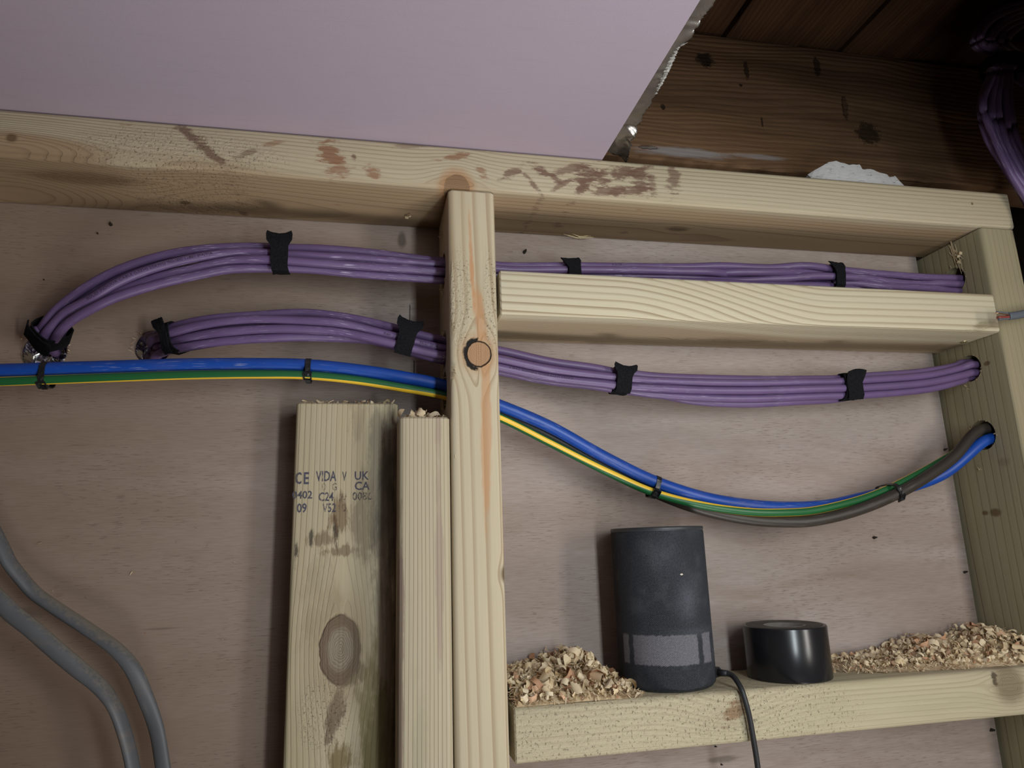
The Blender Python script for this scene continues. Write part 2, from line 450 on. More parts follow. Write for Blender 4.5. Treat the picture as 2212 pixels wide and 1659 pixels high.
for (px, py, rx, rz, k) in ((1522, 128, .014, .012, .9), (1612, 150, .004, .014, .75), (1765, 142, .006, .018, .75), (1432, 230, .003, .005, .8), (1600, 183, .003, .003, .8),
                            (1875, 288, .020, .017, .75), (1646, 262, .0015, .008, .7), (1825, 230, .005, .02, .5), (1400, 318, .014, .003, .6)):
    p = at(px, py, YJ); kj.append((p.x, p.z, rx, rz, k))
pd = at(1480, 330, YJ); pd2 = at(1640, 345, YJ)
JOIST = oldwood('weathered_joist_wood', (.225, .125, .066), (.110, .058, .031), True, 3, kj, ((pd.x, pd.z, .085, .009, .75), (pd2.x, pd2.z + .004, .05, .005, .6)))
jb = at(1554, 355, YJ)
bm = timber_bm(-.30, 1.15, YJ, YJ + .05, jb.z, ZR, 'x', .004, 2, .001)
rnd = random.Random(11)
bmesh.ops.subdivide_edges(bm, edges=[e for e in bm.edges if abs(e.verts[0].co.x - e.verts[1].co.x) > .5], cuts=60)
for v in bm.verts:
    if v.co.z < jb.z + .006 and -.2 < v.co.x < 1.1: v.co.z += rnd.uniform(-.0015, .0015)
joist = bmobj('old_joist', bm, JOIST, origin=(.4, YJ + .025, jb.z)); autosmooth(joist, .7)
tag(joist, 'old dark brown rough joist with a big dark knot behind the top rail', 'joist')
roof = empty('ceiling', (.5, -.5, ZR)); tag(roof, kind='structure')
edges = [-.60, -.48, -.36, -.24, -.12, .0, .12, .25, .3805, .4890, .5530, .665, .78, .90, 1.02, 1.14, 1.26]
RB = [oldwood('roof_board_wood', (.095, .045, .020), (.045, .021, .011), False, 7.3 * k + 1) for k in range(3)]
for k, (a, b) in enumerate(zip(edges, edges[1:])):
    dz = (.000, .004, .0005, .006)[k % 4]
    gap = .0022
    bm = timber_bm(a + gap, b - gap / 2, -.75, .40, ZR + dz, ZR + dz + .02, 'y', .0015, 1, 0)
    bmobj('roof_board', bm, RB[k % 3], roof)
bm = bmesh.new(); bx(bm, -1.5, 1.3, -2.4, .42, ZR + .03, ZR + .04); bmobj('roof_felt', bm, DARK, roof)

# ================================================================== TIMBER FRAME
def L(px, py, y, ax='x'):
    p = at(px, py, y); return (p.x, p.z) if ax == 'x' else (p.z, p.x)
DIRT = (.150, .085, .058); BRN = (.24, .12, .065)
k = at(987, 408, FR); k2 = at(25, 298, FR); k3 = at(2100, 440, FR)
ku = atz(180, 385, ZT); ku2 = atz(400, 438, ZT); ku3 = atz(1463, 495, ZT)
st = []
for (px, py, sl, sa, rot, s, c) in ((1110, 370, .016, .006, .5, .8, DIRT), (1180, 375, .020, .005, -.5, .9, DIRT), (1150, 395, .02, .004, -.9, .8, DIRT), (1270, 385, .022, .014, .6, .95, DIRT),
        (1345, 370, .025, .010, .2, .9, DIRT), (1385, 395, .012, .018, .3, .85, DIRT), (1320, 412, .03, .007, .1, .8, DIRT), (1455, 390, .010, .022, -.2, .75, DIRT), (1262, 402, .02, .006, .8, .85, DIRT), (1305, 388, .016, .012, -.5, .9, DIRT), (1378, 372, .02, .006, .4, .85, DIRT), (1365, 412, .03, .006, .2, .85, DIRT), (1408, 398, .008, .014, .1, .7, DIRT), (1215, 398, .02, .003, .6, .7, DIRT), (1235, 365, .03, .005, .3, .7, DIRT),
        (715, 335, .012, .020, .5, .9, BRN), (730, 365, .014, .010, .2, .7, BRN), (805, 372, .012, .007, -.4, .8, BRN), (765, 338, .004, .006, 0, .9, DIRT),
        (430, 310, .045, .006, -.75, .85, DIRT), (985, 338, .02, .004, .2, .8, BRN), (1040, 372, .008, .006, -.6, .7, BRN), (530, 333, .012, .004, .5, .6, DIRT), (275, 268, .01, .003, 0, .7, BRN), (590, 310, .01, .003, .3, .6, BRN), (880, 315, .03, .003, .1, .5, DIRT)):
    l, a = L(px, py, FR); st.append((l, a, sl, sa, rot, s, c, 130))
wl = at(210, 335, FR); wl2 = at(250, 420, -.05)
pm = wood('top_rail_wood', 'x', (ZT - .075, -.02), .0037, line=.62, wob=.006, tilt=.006,
          knots=((k.x, k.z, FR, .013, .016, 'red'), (k2.x, k2.z, FR, .0035, .0030, 'dark'), (k3.x, k3.z, FR, .0012, .0012, 'dark'),
                 (ku.x, ZT, ku.y, .036, .030, 'soft', .010), (ku2.x, ZT, ku2.y, .004, .010, 'dark', .003), (ku3.x, ZT, ku3.y, .009, .020, 'soft', .0045), (at(70, 345, FR).x, at(70, 345, FR).z, FR, .05, .006, 'faint')),
          warp=((wl.x + .01, wl.z - .012, .06, .030, .022), (at(60, 350, FR).x, ZT + .012, .14, .020, -.030)),
          torn=((at(390, 330, FR).x, at(390, 330, FR).z, .085, .022),), stains_shade=st, seed=1, tonev=.30, green=.10, heart=(.100, .007, .75, (.33, .205, .110)))
plate = bmobj('timber_rail', timber_bm(-1.45, .6475, FR, 0, ZT, ZT + HP, 'x'), pm, origin=(0, FR / 2, ZT)); autosmooth(plate)
tag(plate, 'long horizontal pale timber top rail under the pink board, smeared with brown dirt', 'beam')

k = at(1034, 764, FR); ke = at(1091, 1240, FR)
o1 = at(1018, 560, FR); o2 = at(1035, 680, FR); o3 = at(1050, 900, FR); o4 = at(1090, 1150, FR)
OR = (.47, .215, .085)
sm1 = wood('middle_stud_wood', 'z', (.075, .05), .0038, line=.85, wob=.0035, tilt=.010, early=(.58, .475, .325), late=(.38, .265, .15),
           knots=((k.z, k.x, FR, .0115, .0108, 'dead'), (ke.z, ke.x + .001, FR, .0055, .0036, 'dark')),
           stains_shade=((o1.z, o1.x, .075, .0032, -.03, .75, OR, 12), (o2.z, o2.x, .050, .0065, -.05, .60, OR, 12), (o3.z, o3.x, .085, .0045, .02, .55, OR, 12), (o4.z, o4.x + .001, .05, .004, 0, .6, OR, 20)),
           torn=((at(1000, 650, FR).z, at(995, 650, FR).x, .05, .010), (at(1060, 650, FR).z, at(1062, 650, FR).x, .05, .008)), seed=4, tonev=.30, green=.15, fibre=.18)
stud = bmobj('wall_stud', timber_bm(0, .045, FR, 0, FLOOR, ZT - .0004, 'z', .0050, 4, .0020), sm1, origin=(.0225, FR / 2, FLOOR))
pA = at(962, 586, -.045); pB = at(962, 755, -.045); pP = at(965, 846, -.045)
pA2 = at(1080, 584, -.045); pB2 = at(1080, 778, -.045); pP2 = at(1082, 892, -.045)
def drill(a, b, r): d = (b - a); return cyl_bm(a - d * .5, b + d * .5, r, 40)
cut(stud, [drill(pA, pA2, .0175), drill(pB, pB2, .0178), drill(pP, pP2, .0172)]); autosmooth(stud)
tag(stud, 'upright pale timber stud in the middle with an oval bark-ringed knot', 'stud', 'studs of the wall frame')

sm2 = wood('right_stud_wood', 'z', (XS + .30, .12), .0050, line=.30, wob=.004, early=(.36, .30, .185), late=(.28, .215, .125), seed=8, tonev=.35, fibre=.3, green=.10,
           knots=((atx(2150, 1107, XS).z, XS, atx(2150, 1107, XS).y, .0035, .003, 'dark'), (atx(2128, 1108, XS).z, XS, atx(2128, 1108, XS).y, .002, .002, 'dark'),
                  (atx(2168, 998, XS).z, XS, atx(2168, 998, XS).y, .0035, .0025, 'faint'), (atx(2132, 785, XS).z, XS, atx(2132, 785, XS).y, .002, .002, 'dark')))
rstud = bmobj('wall_stud', timber_bm(XS, XS + .046, FR, .03, FLOOR, ZT - .0006, 'z', .0045, 4, .0015), sm2, origin=(XS + .023, -.03, FLOOR))
HC = [atx(2062, 606, XS), atx(2095, 796, XS), atx(2123, 940, XS)]
HRR = [.0150, .0150, .0165]
cut(rstud, [cyl_bm(h - Vector((.03, 0, 0)), h + Vector((.09, 0, 0)), r, 40) for h, r in zip(HC, HRR)]); autosmooth(rstud)
tag(rstud, 'right-hand upright timber stud drilled with three cable holes', 'stud', 'studs of the wall frame')

kn = at(2130, 690, FR); kn2 = atz(1590, 735, N1)
nm1 = wood('upper_noggin_wood', 'x', (N1 - .055, .03), .0038, line=1.0, wob=.0050, tilt=.004, ramp=(.16, .40, .026), early=(.62, .53, .37), late=(.31, .215, .115), lw=.50, seed=2.3, tonev=.18, fibre=.14, heart=(.122, .008, .65, (.36, .25, .15)),
           knots=((kn2.x, N1, kn2.y, .03, .02, 'faint', .009),),
           stains_shade=((kn.x, kn.z - .006, .022, .006, .2, .6, (.17, .13, .06), 40),))
nog1 = bmobj('noggin', timber_bm(.0475, XS - .0006, FR - .0004, -.0006, N1, N1 + HN1, 'x', .0030), nm1, origin=(.32, FR / 2, N1)); autosmooth(nog1)
tag(nog1, 'short horizontal noggin between the purple cable bundles, bold wavy grain', 'beam', 'noggins of the wall frame')

ks = at(1585, 1535, FR); ks2 = at(2180, 1478, FR)
nm2 = wood('lower_noggin_wood', 'x', (N2 - .09, -.03), .0040, line=.55, wob=.010, tilt=.012, early=(.56, .47, .31), late=(.36, .27, .155), seed=5.5, tonev=.30, green=.18,
           knots=((ks2.x, ks2.z, FR, .014, .013, 'soft'),),
           stains_shade=((ks.x, ks.z, .016, .009, .7, .8, (.22, .125, .065), 90), (ks2.x - .016, ks2.z + .006, .004, .010, 0, .9, (.05, .04, .03), 120)),
           warp=((ks.x, ks.z, .05, .03, .016),),
           torn=((at(1330, 1590, FR).x, N2 + .02, .13, .03), (at(1690, 1520, FR).x, N2 + .02, .075, .03)))
nog2 = bmobj('noggin', timber_bm(.0490, XS - .0006, FR - .0004, -.0006, N2, SHELF, 'x', .0045, 4), nm2, origin=(.32, FR / 2, N2)); autosmooth(nog2)
tag(nog2, 'lower horizontal noggin used as a shelf for speaker, tape and shavings', 'beam', 'noggins of the wall frame')

# the two offcuts standing against the wall
kw = at(735, 1402, -.045)
WB = -.0455
stw = []
GREY_SHADE = (.085, .078, .065); BK = (.040, .032, .024); OL = (.15, .12, .045)  # dark marks along the right side paint in the narrow board's shade
for (px, py, sl, sa, rot, s, c, sc) in ((815, 980, .07, .012, 0, .45, GREY_SHADE, 40), (842, 960, .05, .010, 0, .5, (.08, .075, .065), 50), (835, 1130, .10, .013, 0, .45, GREY_SHADE, 45),
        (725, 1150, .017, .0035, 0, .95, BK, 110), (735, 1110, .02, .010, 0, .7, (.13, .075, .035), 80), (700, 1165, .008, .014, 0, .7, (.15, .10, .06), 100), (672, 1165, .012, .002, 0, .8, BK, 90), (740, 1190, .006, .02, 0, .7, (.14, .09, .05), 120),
        (790, 1120, .05, .016, 0, .55, (.15, .11, .07), 50), (830, 1330, .16, .014, 0, .4, GREY_SHADE, 30), (640, 1190, .016, .0025, 0, .85, BK, 90),
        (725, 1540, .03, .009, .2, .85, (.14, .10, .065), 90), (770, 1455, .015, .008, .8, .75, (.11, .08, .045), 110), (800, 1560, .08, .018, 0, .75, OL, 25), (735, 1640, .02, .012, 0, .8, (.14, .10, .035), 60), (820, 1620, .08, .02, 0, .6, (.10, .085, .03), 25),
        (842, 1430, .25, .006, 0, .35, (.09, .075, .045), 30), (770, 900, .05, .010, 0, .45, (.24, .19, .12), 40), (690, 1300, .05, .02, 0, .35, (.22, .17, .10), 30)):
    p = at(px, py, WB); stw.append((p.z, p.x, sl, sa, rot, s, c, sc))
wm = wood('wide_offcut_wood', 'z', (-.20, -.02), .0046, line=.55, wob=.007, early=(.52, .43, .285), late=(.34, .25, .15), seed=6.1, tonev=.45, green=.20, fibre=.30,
          knots=((kw.z, kw.x, WB, .029, .0178, 'grey'),), stains_shade=stw, torn=((at(720, 1540, WB).z, at(700, 1540, WB).x, .03, .02),))
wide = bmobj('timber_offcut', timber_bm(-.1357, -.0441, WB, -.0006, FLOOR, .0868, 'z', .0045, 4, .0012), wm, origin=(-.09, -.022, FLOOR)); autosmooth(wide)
tag(wide, 'wide weathered timber offcut standing on end, stamped with lettering', 'board', 'timber offcuts standing against the wall')
PU = (.19, .125, .10)
nl = at(872, 1250, FR); nr = at(948, 1100, FR)
nm = wood('narrow_offcut_wood', 'z', (-.12, -.05), .0031, line=.75, wob=.0022, early=(.53, .44, .30), late=(.35, .26, .16), seed=3.2, tonev=.25, fibre=.22, grey=.12,
          stains_shade=((nr.z, nr.x, .22, .0045, 0, .6, (.29, .205, .165), 14), (at(880, 1330, FR).z, at(866, 1330, FR).x, .25, .0030, 0, .65, PU, 25), (at(915, 1560, FR).z, at(905, 1560, FR).x, .12, .012, 0, .3, (.26, .25, .15), 20)))
narrow = bmobj('timber_offcut', timber_bm(-.0452, -.0006, FR, -.0006, FLOOR, .0662, 'z', .0062, 4, .0016), nm, origin=(-.023, FR / 2, FLOOR)); autosmooth(narrow)
tag(narrow, 'narrow timber offcut standing on edge between wide board and middle stud', 'board', 'timber offcuts standing against the wall')
GAPM = None

# ------------------------------------------------------------------ ink stamp on the wide offcut
def ink_mat(name, col, lo, hi, sc):
    m, nt, B = newmat(name); x, y, z = pos(nt)
    n = noise(nt, comb(nt, x * sc * 1.4, y, z * sc * .5), 1, 3, .7)
    n2 = noise(nt, comb(nt, x * 30, y, z * 30), 1, 2)
    tr = nt.nodes.new('ShaderNodeBsdfTransparent'); ms = nt.nodes.new('ShaderNodeMixShader')
    f = sm(n * .7 + n2 * .45, lo, hi)
    put(nt, f, ms.inputs[0]); nt.links.new(tr.outputs[0], ms.inputs[1]); nt.links.new(B.outputs[0], ms.inputs[2])
    nt.links.new(ms.outputs[0], nt.nodes['Material Output'].inputs[0])
    B.inputs['Base Color'].default_value = (*col, 1); B.inputs['Roughness'].default_value = .8
    return m
def text_mesh(s, bold=0):
    cu = bpy.data.curves.new('t', 'FONT'); cu.body = s; cu.size = 1; cu.offset = bold; cu.resolution_u = 2
    o = bpy.data.objects.new('t', cu); COL.objects.link(o)
    dg = bpy.context.evaluated_depsgraph_get()
    me = bpy.data.meshes.new_from_object(o.evaluated_get(dg))
    bpy.data.objects.remove(o); bpy.data.curves.remove(cu)
    return me
INK = ink_mat('stamp_ink', (.060, .058, .085), .40, .62, 700)
INK2 = ink_mat('stamp_ink_faded', (.060, .055, .065), .50, .72, 700)
INK3 = ink_mat('stamp_ink_blurred', (.075, .050, .045), .50, .78, 500)
rows = [('C', 638, 1020, 652, 1046, INK), ('E', 656, 1020, 668, 1046, INK), ('VIDA', 682, 1017, 727, 1040, INK), ('V', 739, 1019, 749, 1039, INK2), ('UK', 766, 1018, 797, 1037, INK), ('CA', 766, 1040, 799, 1059, INK),
        ('D', 695, 1043, 705, 1060, INK2), ('G', 717, 1043, 728, 1060, INK2), ('0402', 631, 1060, 675, 1078, INK), ('C24', 688, 1063, 721, 1083, INK), ('##', 732, 1066, 749, 1086, INK3),
        ('0086', 761, 1062, 804, 1081, INK2), ('09', 641, 1087, 663, 1108, INK), ('V52', 696, 1087, 726, 1107, INK), ('10', 731, 1088, 748, 1106, INK3)]
for (s, x0, y0, x1, y1, mt) in rows:
    me = text_mesh(s, .018)
    xs = [v.co.x for v in me.vertices]; ys = [v.co.y for v in me.vertices]
    p0 = at(x0, y1, WB - .00025); p1 = at(x1, y0, WB - .00025)
    for v in me.vertices:
        u = (v.co.x - min(xs)) / (max(xs) - min(xs)); t = (v.co.y - min(ys)) / (max(ys) - min(ys))
        v.co = Vector((p0.x + (p1.x - p0.x) * u, WB - .00025, p0.z + (p1.z - p0.z) * t)) - wide.location
    o = link('stamp_print', me, mt, wide)

# ================================================================== CABLES
def cr(pts, n):
    P = [np.array(p, float) for p in pts]
    P = [2 * P[0] - P[1]] + P + [2 * P[-1] - P[-2]]; out = []
    for i in range(1, len(P) - 2):
        a, b, c, d = P[i - 1:i + 3]
        # centripetal parametrisation
        t0 = 0; t1 = t0 + max(np.linalg.norm(b - a), 1e-6) ** .5; t2 = t1 + max(np.linalg.norm(c - b), 1e-6) ** .5; t3 = t2 + max(np.linalg.norm(d - c), 1e-6) ** .5
        for k in range(n):
            t = t1 + (t2 - t1) * k / n
            A1 = (t1 - t) / (t1 - t0) * a + (t - t0) / (t1 - t0) * b; A2 = (t2 - t) / (t2 - t1) * b + (t - t1) / (t2 - t1) * c; A3 = (t3 - t) / (t3 - t2) * c + (t - t2) / (t3 - t2) * d
            B1 = (t2 - t) / (t2 - t0) * A1 + (t - t0) / (t2 - t0) * A2; B2 = (t3 - t) / (t3 - t1) * A2 + (t - t1) / (t3 - t1) * A3
            out.append((t2 - t) / (t2 - t1) * B1 + (t - t1) / (t2 - t1) * B2)
    out.append(P[-2]); return [Vector(p) for p in out]
def frames(c):
    T = [(c[min(i + 1, len(c) - 1)] - c[max(i - 1, 0)]).normalized() for i in range(len(c))]
    # start the transport where the cable is most nearly along x
    m = max(range(len(c)), key=lambda i: abs(T[i].x) + (.001 * i / len(c)))
    N = [None] * len(c)
    n = Vector((0, -1, 0)); N[m] = (n - T[m] * n.dot(T[m])).normalized()
    for i in range(m + 1, len(c)): n = N[i - 1]; N[i] = (n - T[i] * n.dot(T[i])).normalized()
    for i in range(m - 1, -1, -1): n = N[i + 1]; N[i] = (n - T[i] * n.dot(T[i])).normalized()
    return T, N, [N[i].cross(T[i]) * (1 if T[i].x >= 0 else -1) for i in range(len(c))]
def tube(pts, r, seg=14, sub=8, rt=None, roll=None, twist=None):
    """r: radius; rt: thickness radius of a flat cable; roll(i/n) its roll; twist(point) offsets the v coordinate (radians)."""
    c = pts if sub == 0 else cr(pts, sub)
    T, N, U = frames(c); n = len(c)
    bm = bmesh.new(); uv = bm.loops.layers.uv.new('uv'); rows = []; s = 0; S_ = []; V_ = []
    for i in range(n):
        if i: s += (c[i] - c[i - 1]).length
        S_.append(s); tw = twist(c[i]) if twist else 0
        ro = roll(i / (n - 1)) if roll else 0
        row = []; vv = []
        for j in range(seg):
            a = 2 * PI * j / seg
            if rt:
                p, q = rt * math.cos(a), r * math.sin(a)
                nn, uu = p * math.cos(ro) - q * math.sin(ro), p * math.sin(ro) + q * math.cos(ro)
            else: nn, uu = r * math.cos(a), r * math.sin(a)
            row.append(bm.verts.new(c[i] + N[i] * nn + U[i] * uu)); 
        rows.append(row); V_.append(tw)
    for i in range(n - 1):
        for j in range(seg):
            f = bm.faces.new((rows[i][j], rows[i][(j + 1) % seg], rows[i + 1][(j + 1) % seg], rows[i + 1][j])); f.smooth = True
            for lp, (a, b) in zip(f.loops, ((i, j), (i, j + 1), (i + 1, j + 1), (i + 1, j))):
                lp[uv].uv = (S_[a], (2 * PI * b / seg - V_[a]) / (2 * PI))
    bm.faces.new(rows[0][::-1]); bm.faces.new(rows[-1])
    bmesh.ops.recalc_face_normals(bm, faces=bm.faces)
    return bm, c
def uvs(nt):
    n = nt.nodes.new('ShaderNodeUVMap'); n.uv_map = 'uv'; s = nt.nodes.new('ShaderNodeSeparateXYZ'); nt.links.new(n.outputs[0], s.inputs[0])
    return X(nt, s.outputs[0]), X(nt, s.outputs[1])
def cable_mat(name, col, scuff, rough, amt, dirt=0, dust=0):
    m, nt, B = newmat(name); u, v = uvs(nt); x, y, z = pos(nt)
    n = noise(nt, comb(nt, u * 45, v * 26, x * .3), 1, 4, .65); n2 = noise(nt, comb(nt, x * 9, y * 9, z * 9), 1, 2)
    f = sm(n, .57, .68) * sm(n2, .44, .60)
    n3 = noise(nt, comb(nt, x * 40, y * 40, z * 40), 1, 3)
    c = mixc(sm(n3, .3, .7) * .35, col, tuple(k * .72 for k in col))
    c = mixc(f * amt, c, scuff)
    if dirt: c = mixc(sm(noise(nt, comb(nt, x * 22, y * 22, z * 60), 1, 4, .6), .5, .8) * dirt, c, (.20, .15, .11))
    if dust:       # sawdust settled on the upper side
        g = nt.nodes.new('ShaderNodeNewGeometry'); sx_ = nt.nodes.new('ShaderNodeSeparateXYZ'); nt.links.new(g.outputs['Normal'], sx_.inputs[0])
        up = X(nt, sx_.outputs[2])
        c = mixc(sm(up + (noise(nt, comb(nt, x * 300, y * 300, z * 300), 1, 3, .7) - .5) * .9, .35, .85) * dust, c, (.21, .185, .14))
    nt.links.new(c.k, B.inputs['Base Color']); put(nt, f * .25 + rough, B.inputs['Roughness']); B.inputs['Specular IOR Level'].default_value = .45
    bump(nt, B, n3, .0002)
    return m
PURPLE = cable_mat('purple_cable_sheath', (.135, .082, .188), (.46, .40, .54), .42, .85)
BLUE = cable_mat('blue_sheath', (.006, .058, .33), (.30, .32, .42), .38, .45, .12)
BROWN = cable_mat('brown_sheath', (.036, .028, .022), (.13, .11, .10), .45, .6)
GREY = cable_mat('grey_sheath', (.098, .101, .108), (.22, .19, .15), .5, .3, .5, .75)
def gy_mat():
    m, nt, B = newmat('green_yellow_sheath'); u, v = uvs(nt)
    t = ab(frac(v * 2 + .25) - .25)                      # two yellow stripes opposite each other
    t = ab(frac(v * 2 + .5) - .5)
    y = 1 - sm(t, .165, .185)
    c = mixc(y, (.012, .105, .030), (.80, .50, .035))
    nt.links.new(c.k, B.inputs['Base Color']); B.inputs['Roughness'].default_value = .38
    return m
GYM = gy_mat()
V3 = Vector
def P(lst): return [at(*q) for q in lst]
def off(h, dy, dz): return h + V3((0, dy, dz))

def relax(curves, radii, iters=26):
    """push touching cables apart, mostly in depth, so that they lie side by side without running into each other."""
    from mathutils.kdtree import KDTree
    cs = [[p.copy() for p in c] for c in curves]
    orig = [[p.copy() for p in c] for c in curves]
    for it in range(iters):
        n = sum(len(c) for c in cs); kd = KDTree(n); ids = []
        for i, c in enumerate(cs):
            for j, p in enumerate(c): kd.insert(p, len(ids)); ids.append((i, j))
        kd.balance(); mxr = max(radii) * 2.05; dis = []
        for i, c in enumerate(cs):
            d = [Vector() for _ in c]
            for j, p in enumerate(c):
                for (q, k, dist) in kd.find_range(p, mxr):
                    i2 = ids[k][0]; need = (radii[i] + radii[i2]) * 1.02
                    if i2 == i or dist >= need: continue
                    v = p - q
                    if v.length < 1e-5: v = Vector((0, .001 if i < i2 else -.001, 0))
                    v.x = 0; v.normalize()
                    v = Vector((0, v.y * 1.0, v.z * .35)); d[j] += v * (need - dist) * .22
            dis.append(d)
        for c, d, o in zip(cs, dis, orig):
            m = len(c)
            for _ in range(7): d = [(d[max(a - 1, 0)] + d[a] * 2 + d[min(a + 1, m - 1)]) / 4 for a in range(m)]
            for a in range(m):
                e = min(1, a / 6)
                c[a] += d[a] * e
                if c[a].y > -.0045 and a > 10: c[a].y = -.0045
    return cs
# ---- upper purple bundle: six cables from the left-hand hole, through both studs
def right_tail(h, dy, dz):
    a = off(h, dy, dz); return [a + V3((-.004, 0, 0)), a + V3((.03, 0, 0)), a + V3((.09, .01, 0))]
h = HC[0]
A = []
A.append(P([(100, 738, .03), (94, 732, .004), (93, 718, -.016), (121, 673, -.032), (177, 627, -.042), (253, 587, -.046), (329, 561, -.046), (405, 546, -.045), (506, 538, -.044), (607, 537, -.043), (700, 538, -.042), (800, 546, -.040), (880, 556, -.040), (962, 566, -.040), (1080, 577, -.045), (1232, 578, -.047), (1400, 579, -.050), (1500, 579, -.050), (1650, 580, -.049), (1779, 581, -.050), (1905, 592, -.050), (2000, 600, -.049)]) + right_tail(h, -.0055, .0000))
A.append(P([(105, 740, .03), (103, 734, .002), (108, 716, -.022), (140, 678, -.038), (203, 645, -.049), (253, 615, -.053), (329, 582, -.054), (405, 561, -.054), (506, 548, -.053), (607, 550, -.053), (690, 554, -.053), (762, 557, -.052), (864, 566, -.051), (962, 572, -.050), (1080, 584, -.052), (1232, 584, -.053), (1400, 585, -.052), (1500, 588, -.051), (1650, 596, -.045), (1779, 603, -.041), (1905, 613, -.040), (2000, 621, -.042)]) + right_tail(h, .001, -.0095))
A.append(P([(114, 742, .03), (110, 737, .006), (116, 722, -.014), (152, 688, -.029), (203, 658, -.041), (253, 629, -.047), (329, 602, -.051), (405, 584, -.052), (506, 561, -.053), (607, 564, -.054), (690, 570, -.054), (762, 575, -.053), (864, 582, -.052), (962, 589, -.051), (1080, 595, -.046), (1232, 595, -.047), (1400, 597, -.048), (1500, 599, -.048), (1650, 604, -.050), (1766, 596, -.054), (1905, 609, -.052), (2000, 617, -.048)]) + right_tail(h, -.004, -.0085))
A.append(P([(116, 748, .03), (114, 740, .0), (120, 726, -.024), (152, 695, -.041), (203, 665, -.051), (253, 642, -.054), (329, 618, -.055), (430, 594, -.054), (506, 580, -.053), (607, 577, -.051), (690, 582, -.049), (762, 590, -.048), (864, 597, -.048), (962, 603, -.047), (1080, 604, -.050), (1232, 604, -.050), (1400, 606, -.050), (1500, 608, -.050), (1650, 613, -.050), (1779, 617, -.049), (1905, 623, -.048), (2000, 626, -.046)]) + right_tail(h, .004, -.0060))
A.append(P([(92, 742, .03), (94, 736, .008), (100, 722, -.010), (133, 684, -.026), (190, 640, -.036), (253, 602, -.042), (329, 574, -.043), (405, 556, -.043), (506, 549, -.043), (607, 547, -.044), (762, 560, -.042), (864, 573, -.041), (962, 580, -.041), (1080, 588, -.041), (1232, 588, -.043), (1400, 590, -.043), (1500, 592, -.043), (1650, 590, -.055), (1779, 588, -.044), (1905, 600, -.042), (2000, 609, -.042)]) + right_tail(h, .003, .0025))
A.append(P([(105, 748, .03), (104, 741, .010), (110, 732, -.006), (145, 694, -.022), (203, 662, -.034), (253, 632, -.041), (329, 602, -.043), (405, 582, -.043), (506, 570, -.043), (607, 568, -.044), (762, 580, -.042), (864, 590, -.042), (962, 596, -.041), (1080, 598, -.041), (1232, 598, -.041), (1400, 600, -.041), (1500, 602, -.041), (1650, 606, -.041), (1779, 609, -.041), (1905, 618, -.054), (2000, 623, -.052)]) + right_tail(h, -.003, -.0125))
lab = ['top purple cable of the upper bundle arching from the left hole', 'printed purple cable just under the top one in the upper bundle', 'third purple cable down in the upper bundle at its left arch',
       'lowest purple cable of the upper bundle, scuffed white at its left arch', 'purple cable at the back of the upper bundle, behind its top two cables', 'purple cable at the back of the upper bundle, behind its lowest cable']
RP = .0041
A_paths = []
for q, lb in zip(relax([cr(q, 8) for q in A], [RP] * 6), lab):
    bm, c = tube(q, RP, sub=0); o = bmobj('purple_cable', bm, PURPLE, origin=c[0]); tag(o, lb, 'cable', 'upper bundle of purple cables'); A_paths.append((o, c))
# ---- lower purple bundle
h = HC[1]
Bc = []
Bc.append(P([(322, 756, .03), (325, 748, .004), (345, 722, -.018), (376, 706, -.030), (450, 690, -.040), (557, 681, -.038), (661, 676, -.038), (762, 688, -.040), (838, 705, -.043), (927, 729, -.044), (962, 738, -.044), (1079, 757, -.046), (1187, 781, -.046), (1313, 802, -.046), (1376, 812, -.046), (1500, 817, -.045), (1617, 820, -.044), (1735, 821, -.044), (1810, 819, -.044), (1867, 813, -.043), (2006, 803, -.043), (2060, 793, -.043)]) + right_tail(h, .003, .0065))
Bc.append(P([(328, 760, .03), (333, 752, .000), (350, 732, -.024), (376, 718, -.038), (450, 700, -.048), (557, 690, -.052), (661, 698, -.053), (762, 709, -.053), (838, 724, -.053), (914, 743, -.052), (962, 755, -.052), (1079, 776, -.053), (1187, 798, -.053), (1313, 815, -.053), (1376, 823, -.053), (1500, 827, -.053), (1617, 829, -.053), (1735, 828, -.053), (1810, 827, -.053), (1867, 824, -.053), (2006, 812, -.051), (2070, 800, -.049)]) + right_tail(h, -.0045, .0020))
Bc.append(P([(330, 765, .03), (336, 757, .004), (355, 744, -.018), (395, 733, -.036), (470, 720, -.048), (560, 713, -.051), (661, 711, -.052), (737, 715, -.052), (838, 740, -.053), (914, 760, -.053), (962, 769, -.053), (1079, 794, -.052), (1187, 816, -.052), (1313, 830, -.053), (1376, 836, -.053), (1500, 842, -.053), (1617, 843, -.053), (1735, 841, -.053), (1810, 840, -.053), (1867, 837, -.052), (2006, 826, -.051), (2075, 810, -.049)]) + right_tail(h, -.004, -.0065))
Bc.append(P([(322, 770, .03), (332, 762, .002), (358, 752, -.022), (405, 749, -.038), (470, 738, -.045), (560, 730, -.049), (687, 724, -.049), (813, 736, -.047), (900, 762, -.046), (962, 778, -.045), (1079, 800, -.042), (1187, 822, -.043), (1313, 834, -.045), (1376, 846, -.046), (1490, 858, -.048), (1617, 861, -.050), (1735, 855, -.051), (1810, 852, -.051), (1867, 851, -.050), (2006, 839, -.047), (2075, 820, -.045)]) + right_tail(h, .002, -.0095))
